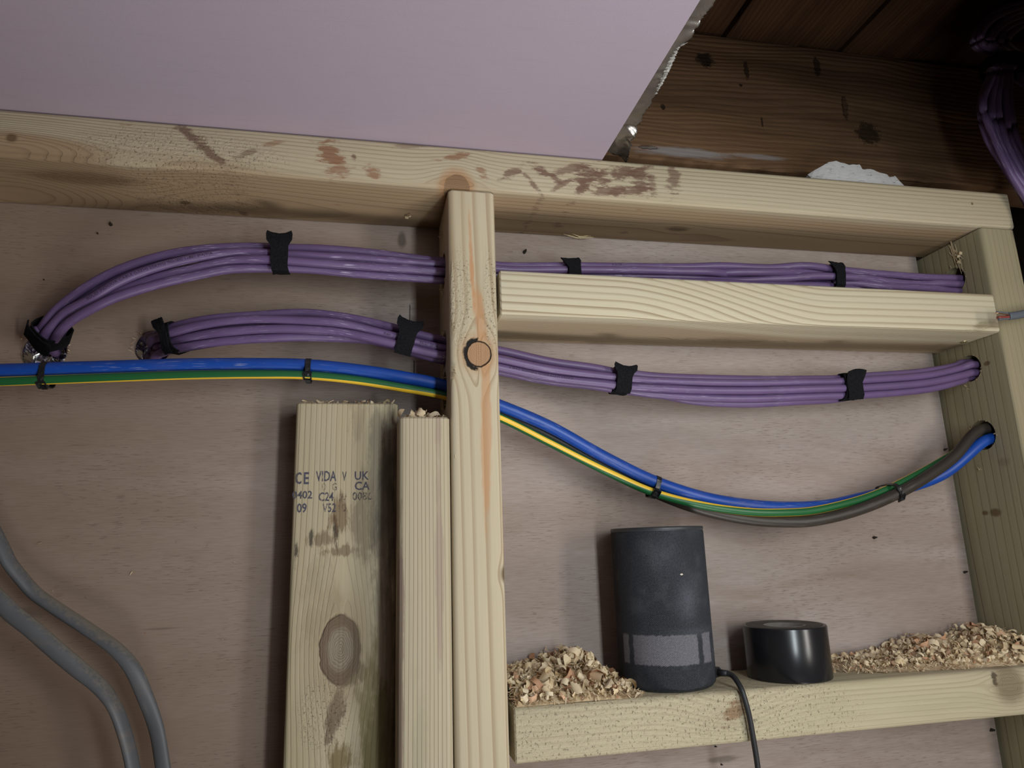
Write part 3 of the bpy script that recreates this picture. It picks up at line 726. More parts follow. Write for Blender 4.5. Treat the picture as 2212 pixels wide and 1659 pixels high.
Bc.append(P([(335, 768, .03), (340, 760, .008), (362, 742, -.012), (400, 730, -.028), (470, 712, -.038), (560, 706, -.041), (661, 706, -.042), (762, 716, -.042), (838, 730, -.042), (914, 750, -.042), (962, 760, -.042), (1079, 780, -.043), (1187, 804, -.043), (1313, 820, -.043), (1376, 838, -.043), (1490, 864, -.043), (1617, 872, -.044), (1735, 866, -.044), (1810, 861, -.044), (1867, 850, -.043), (2006, 830, -.042), (2075, 812, -.042)]) + right_tail(h, .007, -.0010))
Bc.append(P([(328, 772, .03), (334, 764, .010), (356, 748, -.008), (400, 742, -.028), (470, 728, -.038), (560, 722, -.041), (661, 716, -.041), (762, 722, -.041), (838, 738, -.042), (914, 756, -.042), (962, 768, -.042), (1079, 788, -.042), (1187, 810, -.042), (1313, 824, -.043), (1376, 828, -.043), (1500, 834, -.043), (1617, 836, -.043), (1735, 835, -.043), (1810, 834, -.043), (1867, 830, -.043), (2006, 818, -.042), (2075, 806, -.042)]) + right_tail(h, .003, .0000))
lab = ['top purple cable of the lower bundle, highest over its left end', 'second purple cable down in the lower bundle, with print by the strap', 'third purple cable down in the lower bundle, on its front',
       'lowest purple cable along the left part of the lower bundle', 'purple cable that sags lowest in the right part of the lower bundle', 'purple cable hidden mostly behind the others in the lower bundle']
B_paths = []
for q, lb in zip(relax([cr(q, 8) for q in Bc], [RP] * 6), lab):
    bm, c = tube(q, RP, sub=0); o = bmobj('purple_cable', bm, PURPLE, origin=c[0]); tag(o, lb, 'cable', 'lower bundle of purple cables'); B_paths.append((o, c))
# ---- mains cables
h = HC[2]
bl = P([(-420, 815, -.035), (-150, 804, -.042), (0, 801, -.045), (120, 797, -.046), (253, 793, -.047), (400, 789, -.047), (557, 788, -.047), (661, 790, -.047), (762, 799, -.047), (864, 814, -.047), (965, 835, -.047), (1082, 878, -.048), (1187, 922, -.048), (1313, 992, -.048), (1414, 1041, -.048), (1516, 1074, -.047), (1617, 1091, -.044), (1700, 1096, -.042), (1790, 1091, -.038), (1880, 1071, -.034), (1965, 1052, -.034), (2040, 1022, -.040)]) + [off(h, -.0062, -.0062) + V3((-.004, 0, 0)), off(h, -.006, -.0062) + V3((.03, 0, 0)), off(h, -.004, -.006) + V3((.1, .01, 0))]
gy = P([(-420, 838, -.035), (-150, 827, -.043), (0, 824, -.047), (120, 820, -.048), (253, 815, -.049), (400, 810, -.049), (557, 808, -.049), (661, 810, -.049), (762, 820, -.049), (864, 837, -.049), (965, 857, -.049), (1082, 903, -.050), (1187, 956, -.050), (1313, 1020, -.050), (1409, 1063, -.050), (1516, 1092, -.051), (1617, 1107, -.051), (1690, 1109, -.051), (1753, 1106, -.050), (1855, 1082, -.049), (1918, 1058, -.048), (1968, 1033, -.046), (2020, 1004, -.042), (2080, 968, -.040)]) + [off(h, .006, .0005) + V3((-.004, 0, 0)), off(h, .006, 0) + V3((.03, 0, 0)), off(h, .01, 0) + V3((.1, .01, 0))]
br = P([(-420, 825, -.020), (-150, 814, -.029), (0, 809, -.033), (253, 802, -.035), (557, 797, -.035), (762, 808, -.035), (864, 823, -.035), (965, 845, -.035), (1082, 891, -.038), (1187, 941, -.038), (1313, 1009, -.038), (1414, 1062, -.040), (1516, 1100, -.044), (1617, 1120, -.047), (1700, 1125, -.049), (1760, 1122, -.050), (1829, 1107, -.051), (1905, 1079, -.052), (1981, 1041, -.052), (2057, 990, -.050)]) + [off(h, -.0035, .0058) + V3((-.004, 0, 0)), off(h, -.003, .006) + V3((.03, 0, 0)), off(h, 0, .006) + V3((.1, .01, 0))]
bl, gy, br = relax([cr(q, 8) for q in (bl, gy, br)], [.0060, .0040, .0058])
TW = [(-500, -140), (100, -97), (560, -80), (760, -65), (970, -42), (1085, -8), (1250, 2), (1409, 33), (1516, 56), (1617, 74), (1750, 86), (1900, 99), (2050, 120), (2300, 160)]
def twist(p):
    v = RC.transposed() @ (p - CAM); px = 1106 + F * v.x / v.y
    for (a, b), (c_, d) in zip(TW, TW[1:]):
        if px <= c_: return math.radians(b + (d - b) * (px - a) / (c_ - a))
    return math.radians(TW[-1][1])
bm, c = tube(bl, .0060, 18, 0); tag(bmobj('blue_cable', bm, BLUE, origin=c[0]), 'thick blue single-core cable sagging through the middle stud', 'cable')
bm, c = tube(gy, .0040, 20, 0, twist=twist); tag(bmobj('earth_cable', bm, GYM, origin=c[0]), 'thin green and yellow striped earth cable under the blue cable', 'cable')
bm, c = tube(br, .0058, 18, 0); tag(bmobj('brown_cable', bm, BROWN, origin=c[0]), 'dark brown single-core cable emerging below the green one at right', 'cable')
# ---- two flat grey cables at lower left
g1 = P([(-190, 860, -.02), (-60, 1060, -.022), (0, 1174, -.024), (20, 1215, -.024), (47, 1250, -.022), (74, 1280, -.020), (118, 1312, -.020), (185, 1356, -.022), (253, 1405, -.028), (286, 1444, -.030), (313, 1504, -.030), (337, 1572, -.030), (352, 1659, -.030), (372, 1800, -.030)]) + [V3((-.245, -.03, -.6)), V3((-.24, -.03, FLOOR + .01))]
bm, c = tube(g1, .0062, 16, 10, rt=.0034, roll=lambda t: .9 - 1.1 * min(1, max(0, (t - .5) / .25)) if t > .3 else .9)
tag(bmobj('grey_cable', bm, GREY, origin=c[0]), 'flat grey cable on the plywood, the right one of two', 'cable', 'flat grey cables at lower left')
g2 = P([(-260, 1080, -.04), (-90, 1220, -.043), (0, 1299, -.045), (30, 1328, -.045), (67, 1357, -.045), (118, 1402, -.045), (168, 1444, -.045), (219, 1487, -.046), (249, 1530, -.048), (268, 1580, -.048), (279, 1620, -.048), (287, 1659, -.048), (305, 1800, -.045)]) + [V3((-.275, -.04, -.6)), V3((-.27, -.04, FLOOR + .01))]
bm, c = tube(g2, .0066, 16, 10, rt=.0036, roll=lambda t: .35 if t < .4 else .35 + .8 * min(1, (t - .4) / .15))
tag(bmobj('grey_cable', bm, GREY, origin=c[0]), 'flat grey dusty cable at lower left, nearest the photo edge', 'cable', 'flat grey cables at lower left')

# ---- print along the cable sheaths
CPR = ink_mat('cable_print_ink', (.035, .025, .045), .34, .55, 900)
def print_on(path_obj, c, r, s, px0, height, ang=0, flip=False, mat=CPR):
    T, N, U = frames(c)
    S_ = [0]
    for i in range(1, len(c)): S_.append(S_[-1] + (c[i] - c[i - 1]).length)
    d = [abs((lambda v: 1106 + F * v.x / v.y)(RC.transposed() @ (p - CAM)) - px0) for p in c]
    s0 = S_[min(range(len(c)), key=lambda i: d[i])]
    me = text_mesh(s, .006)
    out = []
    for v in me.vertices:
        u, t = v.co.x * height * 1.15, (v.co.y - .35) * height
        if flip: u, t = -u, -t
        q = min(max(s0 + u, 0), S_[-1] - 1e-6)
        i = max(k for k in range(len(S_)) if S_[k] <= q) if False else int(np.searchsorted(S_, q, side='right') - 1)
        i = min(i, len(c) - 2); f = (q - S_[i]) / max(S_[i + 1] - S_[i], 1e-9)
        p = c[i].lerp(c[i + 1], f); n = N[i].lerp(N[i + 1], f); w_ = U[i].lerp(U[i + 1], f)
        a = ang + t / r
        v.co = p + (n * math.cos(a) + w_ * math.sin(a)) * (r + .00012) - path_obj.location
    link('cable_print', me, mat, path_obj)
print_on(*A_paths[1], RP, 'SOLID INDOOR CABLE (LSZH) 23AWG ISO/IEC 11801 EIA/TIA', 192, .0036, .15)
print_on(*A_paths[0], RP, '2 2120', 1318, .0034, .2)
print_on(*B_paths[1], RP, 'Ken', 828, .0036, -.1)
print_on(*B_paths[1], RP, '95/21 2014', 903, .0034, -.1)
print_on(*B_paths[2], RP, 'CAT6A U/FTP SOLID INDOOR CABLE', 1238, .0034, .45, True)

# ================================================================== STRAPS AND TIES
VEL = simple('black_hook_and_loop', (.0085, .0085, .0100), .95, spec=.12, var=.35, scale=700, bmp=.0006)
TIE = simple('black_nylon', (.012, .012, .013), .32, spec=.5)
def local_frame(px, py, y, dx, dy, dyy=0):
    c = at(px, py, y); t = (at(px + dx, py + dy, y + dyy) - c).normalized()
    n = V3((0, -1, 0)); n = (n - t * n.dot(t)).normalized(); u = n.cross(t); u = u if u.z >= 0 else -u
    return c, t, n, u
def ribbon(rows, c, t, n, u, th, notch=0, cols=8, seedv=0):
    rnd = random.Random(seedv); bm = bmesh.new(); g = []
    for i, (a, b, wd, sh) in enumerate(rows):
        row = []
        for j in range(cols + 1):
            s = j / cols - .5
            dn = notch * (1 - (2 * s) ** 2) if i == 0 else (notch * .5 * (1 - (2 * s) ** 2) if i == 1 else 0)
            row.append(bm.verts.new(c + t * (s * wd + sh) + n * (a + rnd.uniform(-.0002, .0002)) + u * (b - dn + rnd.uniform(-.00025, .00025))))
        g.append(row)
    for i in range(len(g) - 1):
        for j in range(cols): bm.faces.new((g[i][j], g[i][j + 1], g[i + 1][j + 1], g[i + 1][j]))
    bmesh.ops.recalc_face_normals(bm, faces=bm.faces)
    bmesh.ops.solidify(bm, geom=bm.faces[:], thickness=th)
    return bm
def fit(paths, r, c, t, n, u):
    """centre and half sizes of the cables crossing the plane at c."""
    a = []; b = []
    for p, rr in zip(paths, r):
        k = min(range(len(p)), key=lambda i: abs((p[i] - c).dot(t)) + (p[i] - c).length * .03)
        d = p[k] - c; d -= t * d.dot(t)
        a += [d.dot(n) - rr, d.dot(n) + rr]; b += [d.dot(u) - rr, d.dot(u) + rr]
    return c + n * ((min(a) + max(a)) / 2) + u * ((min(b) + max(b)) / 2), (max(b) - min(b)) / 2, (max(a) - min(a)) / 2
BA = [c for o, c in A_paths]; BB = [c for o, c in B_paths]; BM = [bl, gy, br]
def velcro(px, py, y, dx, dy, ru, rn, label, wd=.0128, head=.0225, up=.006, flip=1, dyy=0, lean=0, notch=.0028, seedv=0, tail=0, wrapw=None, paths=None):
    c, t, n, u = local_frame(px, py, y, dx, dy, dyy)
    c, ru, rn = fit(BA if (paths or ('upper' in label)) else BB, [RP] * 6, c, t, n, u)
    ru *= .95; rn = max(rn + .0003, .006)
    u = u * flip; W2 = wrapw or wd
    o = empty('cable_strap', c)
    rows = [(rn * .95 + .0020, ru + up, head * .92, lean * 1.2), (rn * 1.0 + .0026, ru + up * .45, head, lean), (rn * 1.05 + .0030, ru * .72, head * .97, lean * .6), (rn * 1.06 + .0030, ru * .42, wd * 1.15, lean * .3), (rn * 1.06 + .0026, ru * .1, wd, 0), (rn + .0026, -ru * .45, wd, 0), (rn * .96 + .0026, -ru * .85, wd, 0), (rn * .72 + .002, -ru - .0025 - tail, wd * .98, 0)]
    bmobj('strap_head', ribbon(rows, c, t, n, u, .0012, notch, 8, seedv), VEL, o)
    rows = []
    for k in range(33):
        a = 2 * PI * k / 32
        ca, sa_ = math.cos(a), math.sin(a); ca = math.copysign(abs(ca) ** .7, ca); sa_ = math.copysign(abs(sa_) ** .7, sa_)
        rows.append((ca * (rn + .0012), sa_ * (ru + .0012), W2 * (1 + .05 * math.sin(3 * a + seedv)), lean * .4 * math.sin(a)))
    bmobj('strap_band', ribbon(rows, c, t, n, u, .0012, 0, 5, seedv + 1), VEL, o)
    return tag(o, label, 'strap', 'black hook-and-loop straps round the purple cables')
velcro(607, 558, -.048, 60, 1, .0125, .0095, 'black wide-headed strap at the crest of the upper purple bundle, left half', up=.0055, seedv=1, wd=.0148, head=.0235)
velcro(878, 732, -.048, 50, 13, .0125, .0100, 'black wide-headed strap round the lower purple bundle left of middle stud', up=.0055, seedv=2, tail=.003, wd=.0158, head=.0250)
velcro(1234, 590, -.048, 60, 1, .0110, .0095, 'black strap on the upper purple bundle just above the upper noggin', up=.0012, lean=-.004, notch=.001, seedv=3, head=.019)
velcro(1800, 596, -.048, 60, 8, .0125, .0095, 'black thin-tailed strap at the right end of the upper purple bundle', up=.0012, lean=-.005, wd=.011, head=.017, notch=.001, seedv=4)
velcro(1340, 822, -.048, 60, 8, .0115, .0095, 'black strap on the lower purple bundle right of the middle stud', up=.0035, lean=.001, seedv=5, wd=.0155, head=.0240)
velcro(1830, 838, -.048, 60, -5, .0140, .0095, 'black strap at the right end of the lower purple bundle, near the stud', up=.0010, lean=.0065, seedv=6, wd=.0185, head=.0235, notch=-.002)
velcro(372, 732, -.033, 40, -14, .0150, .0110, 'black strap round the lower purple bundle beside its plywood hole', wd=.0080, head=.013, up=.004, lean=-.006, seedv=7, dyy=-.012, notch=0, wrapw=.009)
velcro(103, 722, -.016, 7, -22, .0130, .0135, 'black messy strap round the upper purple bundle at the left-hand plywood hole', wd=.0150, head=.017, up=.004, lean=.002, seedv=8, dyy=-.012, notch=-.002, flip=-1, wrapw=.0165)

def zip_tie(px, py, y, dx, dy, ru, rn, head_a, label, lean=0, tail=.004):
    c, t, n, u = local_frame(px, py, y, dx, dy)
    c, ru, rn = fit(BM, [.0060, .0040, .0058], c, t, n, u); ru += .0004; rn += .0004
    o = empty('cable_tie', c); rows = []
    for k in range(33):
        a = 2 * PI * k / 32
        # rounded, slightly pear shaped loop: blue is thicker than the earth cable below it
        ca, sa_ = math.cos(a), math.sin(a); ca = math.copysign(abs(ca) ** .62, ca); sa_ = math.copysign(abs(sa_) ** .62, sa_)
        rows.append((ca * (rn + .0008), sa_ * (ru + .0004), .0046, lean * math.sin(a)))
    bmobj('tie_band', ribbon(rows, c, t, n, u, .0010, 0, 2, 3), TIE, o, False)
    hc = c + n * (math.cos(head_a) * rn + .0014) + u * (math.sin(head_a) * ru) + t * lean * math.sin(head_a)
    un = (u * math.cos(head_a) - n * math.sin(head_a)).normalized(); nn = t.cross(un); nn = nn if nn.dot(n) > -.2 else -nn
    M = Matrix((t, un, nn)).transposed()
    bm = bmesh.new(); s = .0038
    bx(bm, -s, s, -.0040, .0040, -.0018, .0030)
    bmesh.ops.bevel(bm, geom=bm.edges[:], offset=.0006, segments=2, affect='EDGES')
    top = max(bm.faces, key=lambda f: f.calc_center_median().z if f.normal.z > .9 else -9)
    r = bmesh.ops.inset_region(bm, faces=[top], thickness=.0017)
    bmesh.ops.translate(bm, verts=top.verts[:], vec=(0, 0, -.0022))
    for v in bm.verts: v.co = hc + M @ v.co
    bmobj('tie_head', bm, TIE, o)
    bm = bmesh.new(); bx(bm, -.0021, .0021, -.0030 - tail, -.0030, -.0004, .0006)
    for v in bm.verts: v.co = hc + M @ v.co
    bmobj('tie_tail', bm, TIE, o)
    return tag(o, label, 'cable tie', 'black cable ties round the mains cables')
zip_tie(101, 806, -.042, 60, -2, .0122, .0105, -1.05, 'black cable tie on the blue cable below the left plywood hole', .001)
zip_tie(667, 797, -.043, 60, 2, .0118, .0105, -.70, 'black cable tie on the blue cable above the wide offcut')
zip_tie(1412, 1051, -.044, 60, 22, .0118, .0100, -.62, 'black cable tie where the blue cable sags right of the middle stud', 0)
zip_tie(1927, 1066, -.047, 60, -28, .0118, .0105, -.75, 'black cable tie on the brown and green cables near the right stud')

# ================================================================== THINGS ON THE SHELF
def lathe(prof, c, n=64):
    bm = bmesh.new(); uv = bm.loops.layers.uv.new('uv'); rows = []
    for (r, z) in prof:
        rows.append([bm.verts.new((c[0] + r * math.cos(2 * PI * i / n), c[1] + r * math.sin(2 * PI * i / n), c[2] + z)) for i in range(n)])
    for k in range(len(rows) - 1):
        for i in range(n):
            f = bm.faces.new((rows[k][i], rows[k][(i + 1) % n], rows[k + 1][(i + 1) % n], rows[k + 1][i])); f.smooth = True
            for lp, (a, b) in zip(f.loops, ((k, i), (k, i + 1), (k + 1, i + 1), (k + 1, i))): lp[uv].uv = (b / n, prof[a][1])
    return bm, rows
SC = V3((.2040, -.0455, SHELF)); SR = .0440; SH = .1425
spk = empty('smart_speaker', SC)
tag(spk, 'dark charcoal fabric cylindrical speaker standing on the lower noggin', 'speaker')
def fabric():
    m, nt, B = newmat('speaker_fabric'); x, y, z = pos(nt); u, v = uvs(nt)
    zz = z - SHELF
    a1 = op(nt, 'SINE', u * (2 * PI * 190)); a2 = op(nt, 'SINE', zz * (2 * PI / .00145))
    wv = a1 * a2
    n = noise(nt, comb(nt, u * 200, zz * 620, x * 0), 1, 4, .7); n2 = noise(nt, comb(nt, u * 14, zz * 45, 0), 1, 3, .6)
    col = mixc(sm(n * .6 + wv * .2 + .2, .3, .72), (.011, .012, .015), (.058, .061, .072))
    col = mixc(sm(n2, .45, .75) * .40, col, (.085, .089, .100))
    # dusty tape residue: a pale band broken into two patches
    edge = (noise(nt, comb(nt, u * 120, zz * 200, 0), 1, 3) - .5) * .003
    band = sm(zz + edge, .0225, .0240) * (1 - sm(zz + edge, .0475, .0490))
    eu = (noise(nt, comb(nt, u * 40, zz * 160, 3), 1, 3) - .5) * .012
    p1 = sm(u + eu, .575, .582) * (1 - sm(u + eu, .795, .803)); p2 = sm(u + eu, .818, .826) * (1 - sm(u + eu, .865, .872)); p3 = sm(u, .525, .53) * (1 - sm(u + eu, .556, .56))
    col = mixc(band * mx(mx(p1, p2), p3) * (sm(n + wv * .25, .2, .65) * .6 + .35), col, (.190, .182, .198))
    for (u0, z0, su, sz, k) in ((.775, .078, .035, .016, .40), (.70, .118, .06, .02, .18), (.80, .05, .1, .004, .2)):
        col = mixc(gauss(u, zz, u0, z0, su, sz) * n * k * 1.6, col, (.17, .18, .21))
    nt.links.new(col.k, B.inputs['Base Color']); B.inputs['Roughness'].default_value = .9; B.inputs['Specular IOR Level'].default_value = .2
    bump(nt, B, wv * .5 + n, .0005)
    return m
bm, rows = lathe([(.0385, .0015), (.0415, .0022), (.0432, .0042), (.0440, .0075), (.0440, .024), (.0440, .049), (.0440, .080), (.0440, .110), (.0440, .1375), (.0434, .1390)], SC)
bmobj('fabric_sleeve', bm, fabric(), spk)
RUB = simple('dark_rubber', (.030, .032, .036), .42, spec=.5)
bm, rows = lathe([(.0434, .1388), (.0440, .1392), (.0441, .1412), (.0436, .1423), (.0420, .1425), (.0410, .1412), (.0300, .1410)], SC); bm.faces.new(rows[-1])
bmobj('speaker_cap', bm, RUB, spk)
for a in (0, .5 * PI, PI, 1.5 * PI):
    bm = cyl_bm(SC + V3((.0145 * math.cos(a), .0145 * math.sin(a), .1408)), SC + V3((.0145 * math.cos(a), .0145 * math.sin(a), .1418)), .0042, 20)
    bmobj('button', bm, RUB, spk)
bm, rows = lathe([(.0360, .0), (.0392, .0004), (.0396, .0020)], SC); bm.faces.new(rows[0][::-1])
bmobj('base_foot', bm, RUB, spk)
for q in ((at(1474, 1249, -.089),)):                                 # a pale fleck stuck to the fabric
    bm = bmesh.new(); bmesh.ops.create_icosphere(bm, subdivisions=1, radius=.0011)
    az = math.atan2(-.75, .10)
    for v in bm.verts: v.co = V3((v.co.x * 1.5, v.co.y * .5, v.co.z * .8)) + V3((SC.x + .0443 * math.sin(.05), SC.y - .0443, q[0].z if False else SHELF + .100))
    bmobj('sawdust_fleck', bm, simple('pale_fleck', (.62, .56, .45), .8), spk)
# charging lead
BLK = simple('black_cable_rubber', (.016, .016, .018), .5)
pl = at(1545, 1452, -.066)
lead = empty('charging_lead', pl); tag(lead, 'black charging lead plugged into the speaker, hanging over the noggin', 'cable')
d = (at(1574, 1455, -.078) - pl).normalized(); M = Matrix((d, d.cross(V3((0, 0, 1))).normalized(), V3((0, 0, 1)))).transposed()
bm = bmesh.new(); bx(bm, -.006, .0035, -.0055, .0055, -.0042, .0042); bmesh.ops.bevel(bm, geom=bm.edges[:], offset=.0012, segments=2, affect='EDGES')
for v in bm.verts: v.co = pl + M @ v.co
bmobj('plug', bm, BLK, lead)
bm = cyl_bm(pl + d * .003, pl + d * .0130, .0033, 20, .0026); bmobj('strain_relief', bm, BLK, lead, True)
cp = [pl + d * .0125] + P([(1580, 1458, -.080), (1591, 1470, -.087), (1602, 1490, -.094), (1611, 1518, -.0965), (1618, 1545, -.0968), (1628, 1600, -.0968), (1637, 1659, -.0965), (1650, 1800, -.094)]) + [V3((.265, -.09, -.5)), V3((.27, -.10, -.8)), V3((.30, -.12, FLOOR + .003)), V3((.45, -.16, FLOOR + .003))]
bm, c = tube(cp, .0024, 12); bmobj('lead_wire', bm, BLK, lead)

# roll of black tape
TC = V3((.3255, -.0515, SHELF)); TR, TH = .0386, .0475
tape = empty('tape_roll', TC); tag(tape, 'roll of glossy black tape lying flat beside the speaker', 'tape')
def tapem():
    m, nt, B = newmat('black_tape'); x, y, z = pos(nt)
    B.inputs['Base Color'].default_value = (.010, .010, .012, 1); B.inputs['Roughness'].default_value = .24; B.inputs['Specular IOR Level'].default_value = .55
    n = noise(nt, comb(nt, x * 30, y * 30, z * 30), 1, 3)
    put(nt, n * .12 + .20, B.inputs['Roughness'])
    return m
bm, rows = lathe([(.0210, .001), (.0372, .0), (.0382, .0004), (.0386, .0012), (.0386, .024), (.0386, .0463), (.0382, .0471), (.0372, .0475), (.0352, .0472), (.0300, .0468), (.0195, .0467), (.0195, .0462)], TC)
bmobj('tape_body', bm, tapem(), tape)
CARD = simple('grey_tape_core', (.20, .18, .16), .7, var=.15, scale=120)
bm, rows = lathe([(.0195, .0005), (.0196, .0470), (.0178, .0471), (.0176, .0005), (.0195, .0005)], TC); bmobj('core', bm, CARD, tape)
bm, rows = lathe([(.0352, .0474), (.0300, .0470), (.0197, .0469)], TC); bmobj('dusty_end_face', bm, simple('dusty_tape_edge', (.075, .066, .052), .8, var=.3, scale=80), tape)

# ================================================================== WOOD SHAVINGS
def shav_mat():
    m, nt, B = newmat('wood_shavings'); x, y, z = pos(nt)
    g = nt.nodes.new('ShaderNodeNewGeometry'); r = X(nt, g.outputs['Random Per Island'])
    n = noise(nt, comb(nt, x, y, z), 260, 2)
    c = mixc(r, (.62, .47, .28), (.78, .66, .47)); c = mixc(sm(r, .80, .95), c, (.50, .275, .16)); c = mixc(sm(n, .5, .8) * .35, c, (.42, .26, .13))
    nt.links.new(c.k, B.inputs['Base Color']); B.inputs['Roughness'].default_value = .7; B.inputs['Specular IOR Level'].default_value = .25
    return m
SHV = shav_mat()
def curl(bm, rnd, p, s, tot=None):
    """one plane shaving: a strip of wood rolled into an arc, ragged at its ends."""
    R_ = s * rnd.uniform(.28, .62); wd = s * rnd.uniform(.30, .85); ang = tot or rnd.uniform(2.0, 6.2); n = max(5, int(ang * 3.2))
    M = Matrix.Rotation(rnd.uniform(0, 2 * PI), 3, 'Z') @ Matrix.Rotation(rnd.uniform(-1.3, 1.3), 3, 'X') @ Matrix.Rotation(rnd.uniform(0, 2 * PI), 3, 'Y')
    sp = rnd.uniform(-.25, .25); rows = []
    for i in range(n + 1):
        t = i / n; a = ang * t; rr = R_ * (1 - .45 * t); k = rnd.uniform(.82, 1.12) if 0 < i < n else .6; row = []
        for j in (-.5, 0, .5):
            jag = rnd.uniform(-.5, .5) * s * .5 if i in (0, n) else rnd.uniform(-.05, .05) * s
            q = V3((rr * math.cos(a) + jag * math.sin(a), j * wd * k + sp * s * t * 2, rr * math.sin(a) + jag * math.cos(a)))
            row.append(bm.verts.new(p + M @ q))
        rows.append(row)
    for i in range(n):
        for j in range(2):
            f = bm.faces.new((rows[i][j], rows[i][j + 1], rows[i + 1][j + 1], rows[i + 1][j])); f.smooth = True
def sliver(bm, rnd, p, s):
    d = V3((rnd.uniform(-1, 1), rnd.uniform(-1, 1), rnd.uniform(-.35, .5))).normalized() * s; q = d.cross(V3((rnd.random() - .5, rnd.random() - .5, 1))).normalized() * s * rnd.uniform(.10, .28)
    b = V3((0, 0, 1)) * s * rnd.uniform(-.15, .25)
    v = [bm.verts.new(p + a) for a in (-d - q, -d + q, b + q, b - q, d + q * .4, d - q * .4)]
    bm.faces.new((v[0], v[1], v[2], v[3])); bm.faces.new((v[3], v[2], v[4], v[5]))
def pile(name, label, x0, x1, hfun, ncurl, nsl, seedv, smin, smax, avoid=()):
    rnd = random.Random(seedv); bm = bmesh.new(); got = 0
    def ok(x, y): return all((x - a) ** 2 + (y - b) ** 2 > r * r for (a, b, r) in avoid)
    # lumpy heap under the loose shavings
    nx, ny = 40, 12; g = []
    for i in range(nx + 1):
        row = []
        for j in range(ny + 1):
            x = x0 + (x1 - x0) * i / nx; y = -.088 + .086 * j / ny
            hh = hfun(x, y) * .62 * (1 if ok(x, y) else 0)
            row.append(bm.verts.new((x, y, SHELF - .0012 + hh + (rnd.uniform(-.0016, .0016) if hh > .003 else 0))))
        g.append(row)
    for i in range(nx):
        for j in range(ny):
            if max(g[a][b].co.z for a in (i, i + 1) for b in (j, j + 1)) > SHELF - .0002: bm.faces.new((g[i][j], g[i + 1][j], g[i + 1][j + 1], g[i][j + 1]))
    tries = 0
    while got < ncurl and tries < 40000:
        tries += 1
        x = rnd.uniform(x0, x1); y = rnd.uniform(-.086, -.006); hh = hfun(x, y)
        if hh < .003 or not ok(x, y): continue
        s = rnd.uniform(smin, smax) * (1.5 if rnd.random() < .08 else 1) * (.55 + .45 * min(1, hh / .015))
        curl(bm, rnd, V3((x, max(-.088, min(y, -.5 * s)), SHELF + .003 + s * .3 + rnd.uniform(.35, .95) * max(0, hh - s * .5))), s); got += 1
    got = tries = 0
    while got < nsl and tries < 60000:
        tries += 1
        x = rnd.uniform(x0 - .004, x1 + .012); y = rnd.uniform(-.089, -.004); hh = hfun(x, y)
        if hh < .0006 or not ok(x, y) or x > XS - .004: continue
        s = rnd.uniform(.0010, .0040)
        sliver(bm, rnd, V3((x, y, SHELF + .0008 + rnd.uniform(.4, 1.05) * hh)), s); got += 1
    o = bmobj(name, bm, SHV, origin=((x0 + x1) / 2, -.045, SHELF))
    return tag(o, label, 'shavings', kind='stuff')
def ss(x, a, b): t = min(1, max(0, (x - a) / (b - a))); return t * t * (3 - 2 * t)
def h_left(x, y):
    base = .029 * ss(y, -.095, -.045) * (1 - ss(x, .125, .172)) * (.78 + .22 * math.sin(60 * x + 1)) + .004 * (1 - ss(x, .13, .18)) * ss(y, -.092, -.08)
    return base
def h_right(x, y):
    e = .045 * ss(x, .375, .60)
    return (.0015 + .028 * ss(x, .37, .56)) * ss(y, -.085 - .0 * e, -.02 - e * .6) * (.85 + .15 * math.sin(80 * x))
pile('wood_shavings', 'heap of curled wood shavings on the noggin left of the speaker', .052, .178, h_left, 400, 2600, 21, .0060, .0135, ((SC.x, SC.y, .0445),))
pile('wood_shavings', 'long drift of wood shavings on the noggin right of the tape roll', .362, XS - .003, h_right, 720, 3400, 22, .0052, .0115, ((TC.x, TC.y, .0392),))
def topping(name, label, x0, x1, y0, y1, z, n, ncurl, seedv, big, parentless=True):
    rnd = random.Random(seedv); bm = bmesh.new()
    for _ in range(n):
        x = x0 + (x1 - x0) * rnd.random(); sliver(bm, rnd, V3((x, rnd.uniform(y0, y1), z + rnd.uniform(.0005, .0022))), rnd.uniform(.0012, .0042))
    for _ in range(ncurl):
        x = x0 + (x1 - x0) * rnd.random(); s = rnd.uniform(.5, 1) * big
        curl(bm, rnd, V3((x, rnd.uniform(y0 * .8 + y1 * .2, y0 * .3 + y1 * .7), z + s * .45)), s)
    o = bmobj(name, bm, SHV, origin=((x0 + x1) / 2, (y0 + y1) / 2, z)); return tag(o, label, 'shavings', kind='stuff')
topping('wood_shavings', 'thin shavings and fibres along the sawn top of the wide offcut', -.128, -.048, -.044, -.006, .0868, 170, 16, 31, .0085)
topping('wood_shavings', 'curly shavings piled on top of the narrow offcut', -.042, -.003, -.088, -.020, .0662, 190, 28, 32, .0120)
# frayed fibres round the drilled holes, parts of the studs
def fray(parent, h, r, n, seedv, axis='x', side=-1):
    rnd = random.Random(seedv); bm = bmesh.new()
    for _ in range(n):
        a = rnd.uniform(0, 2 * PI); e = r * rnd.uniform(1.0, 1.16)
        q = V3((side * rnd.uniform(.0003, .002), e * math.cos(a), e * math.sin(a))) if axis == 'x' else V3((e * math.cos(a), side * rnd.uniform(.0002, .0015), e * math.sin(a)))
        sliver(bm, rnd, h + q, rnd.uniform(.0008, .0026))
    o = bmobj('splinters', bm, SHV, parent); o['kind'] = 'stuff'
for i, (h, r) in enumerate(zip(HC, HRR)): fray(rstud, h, r, 34, 40 + i)
fray(rstud, atx(2088, 838, XS), .002, 14, 51); fray(rstud, atx(2120, 1005, XS), .004, 16, 52)
for i, (h, r) in enumerate(((pA, .0175), (pB, .0178), (pP, .0172))): fray(stud, h + V3((-.002, 0, 0)), r, 22, 60 + i)
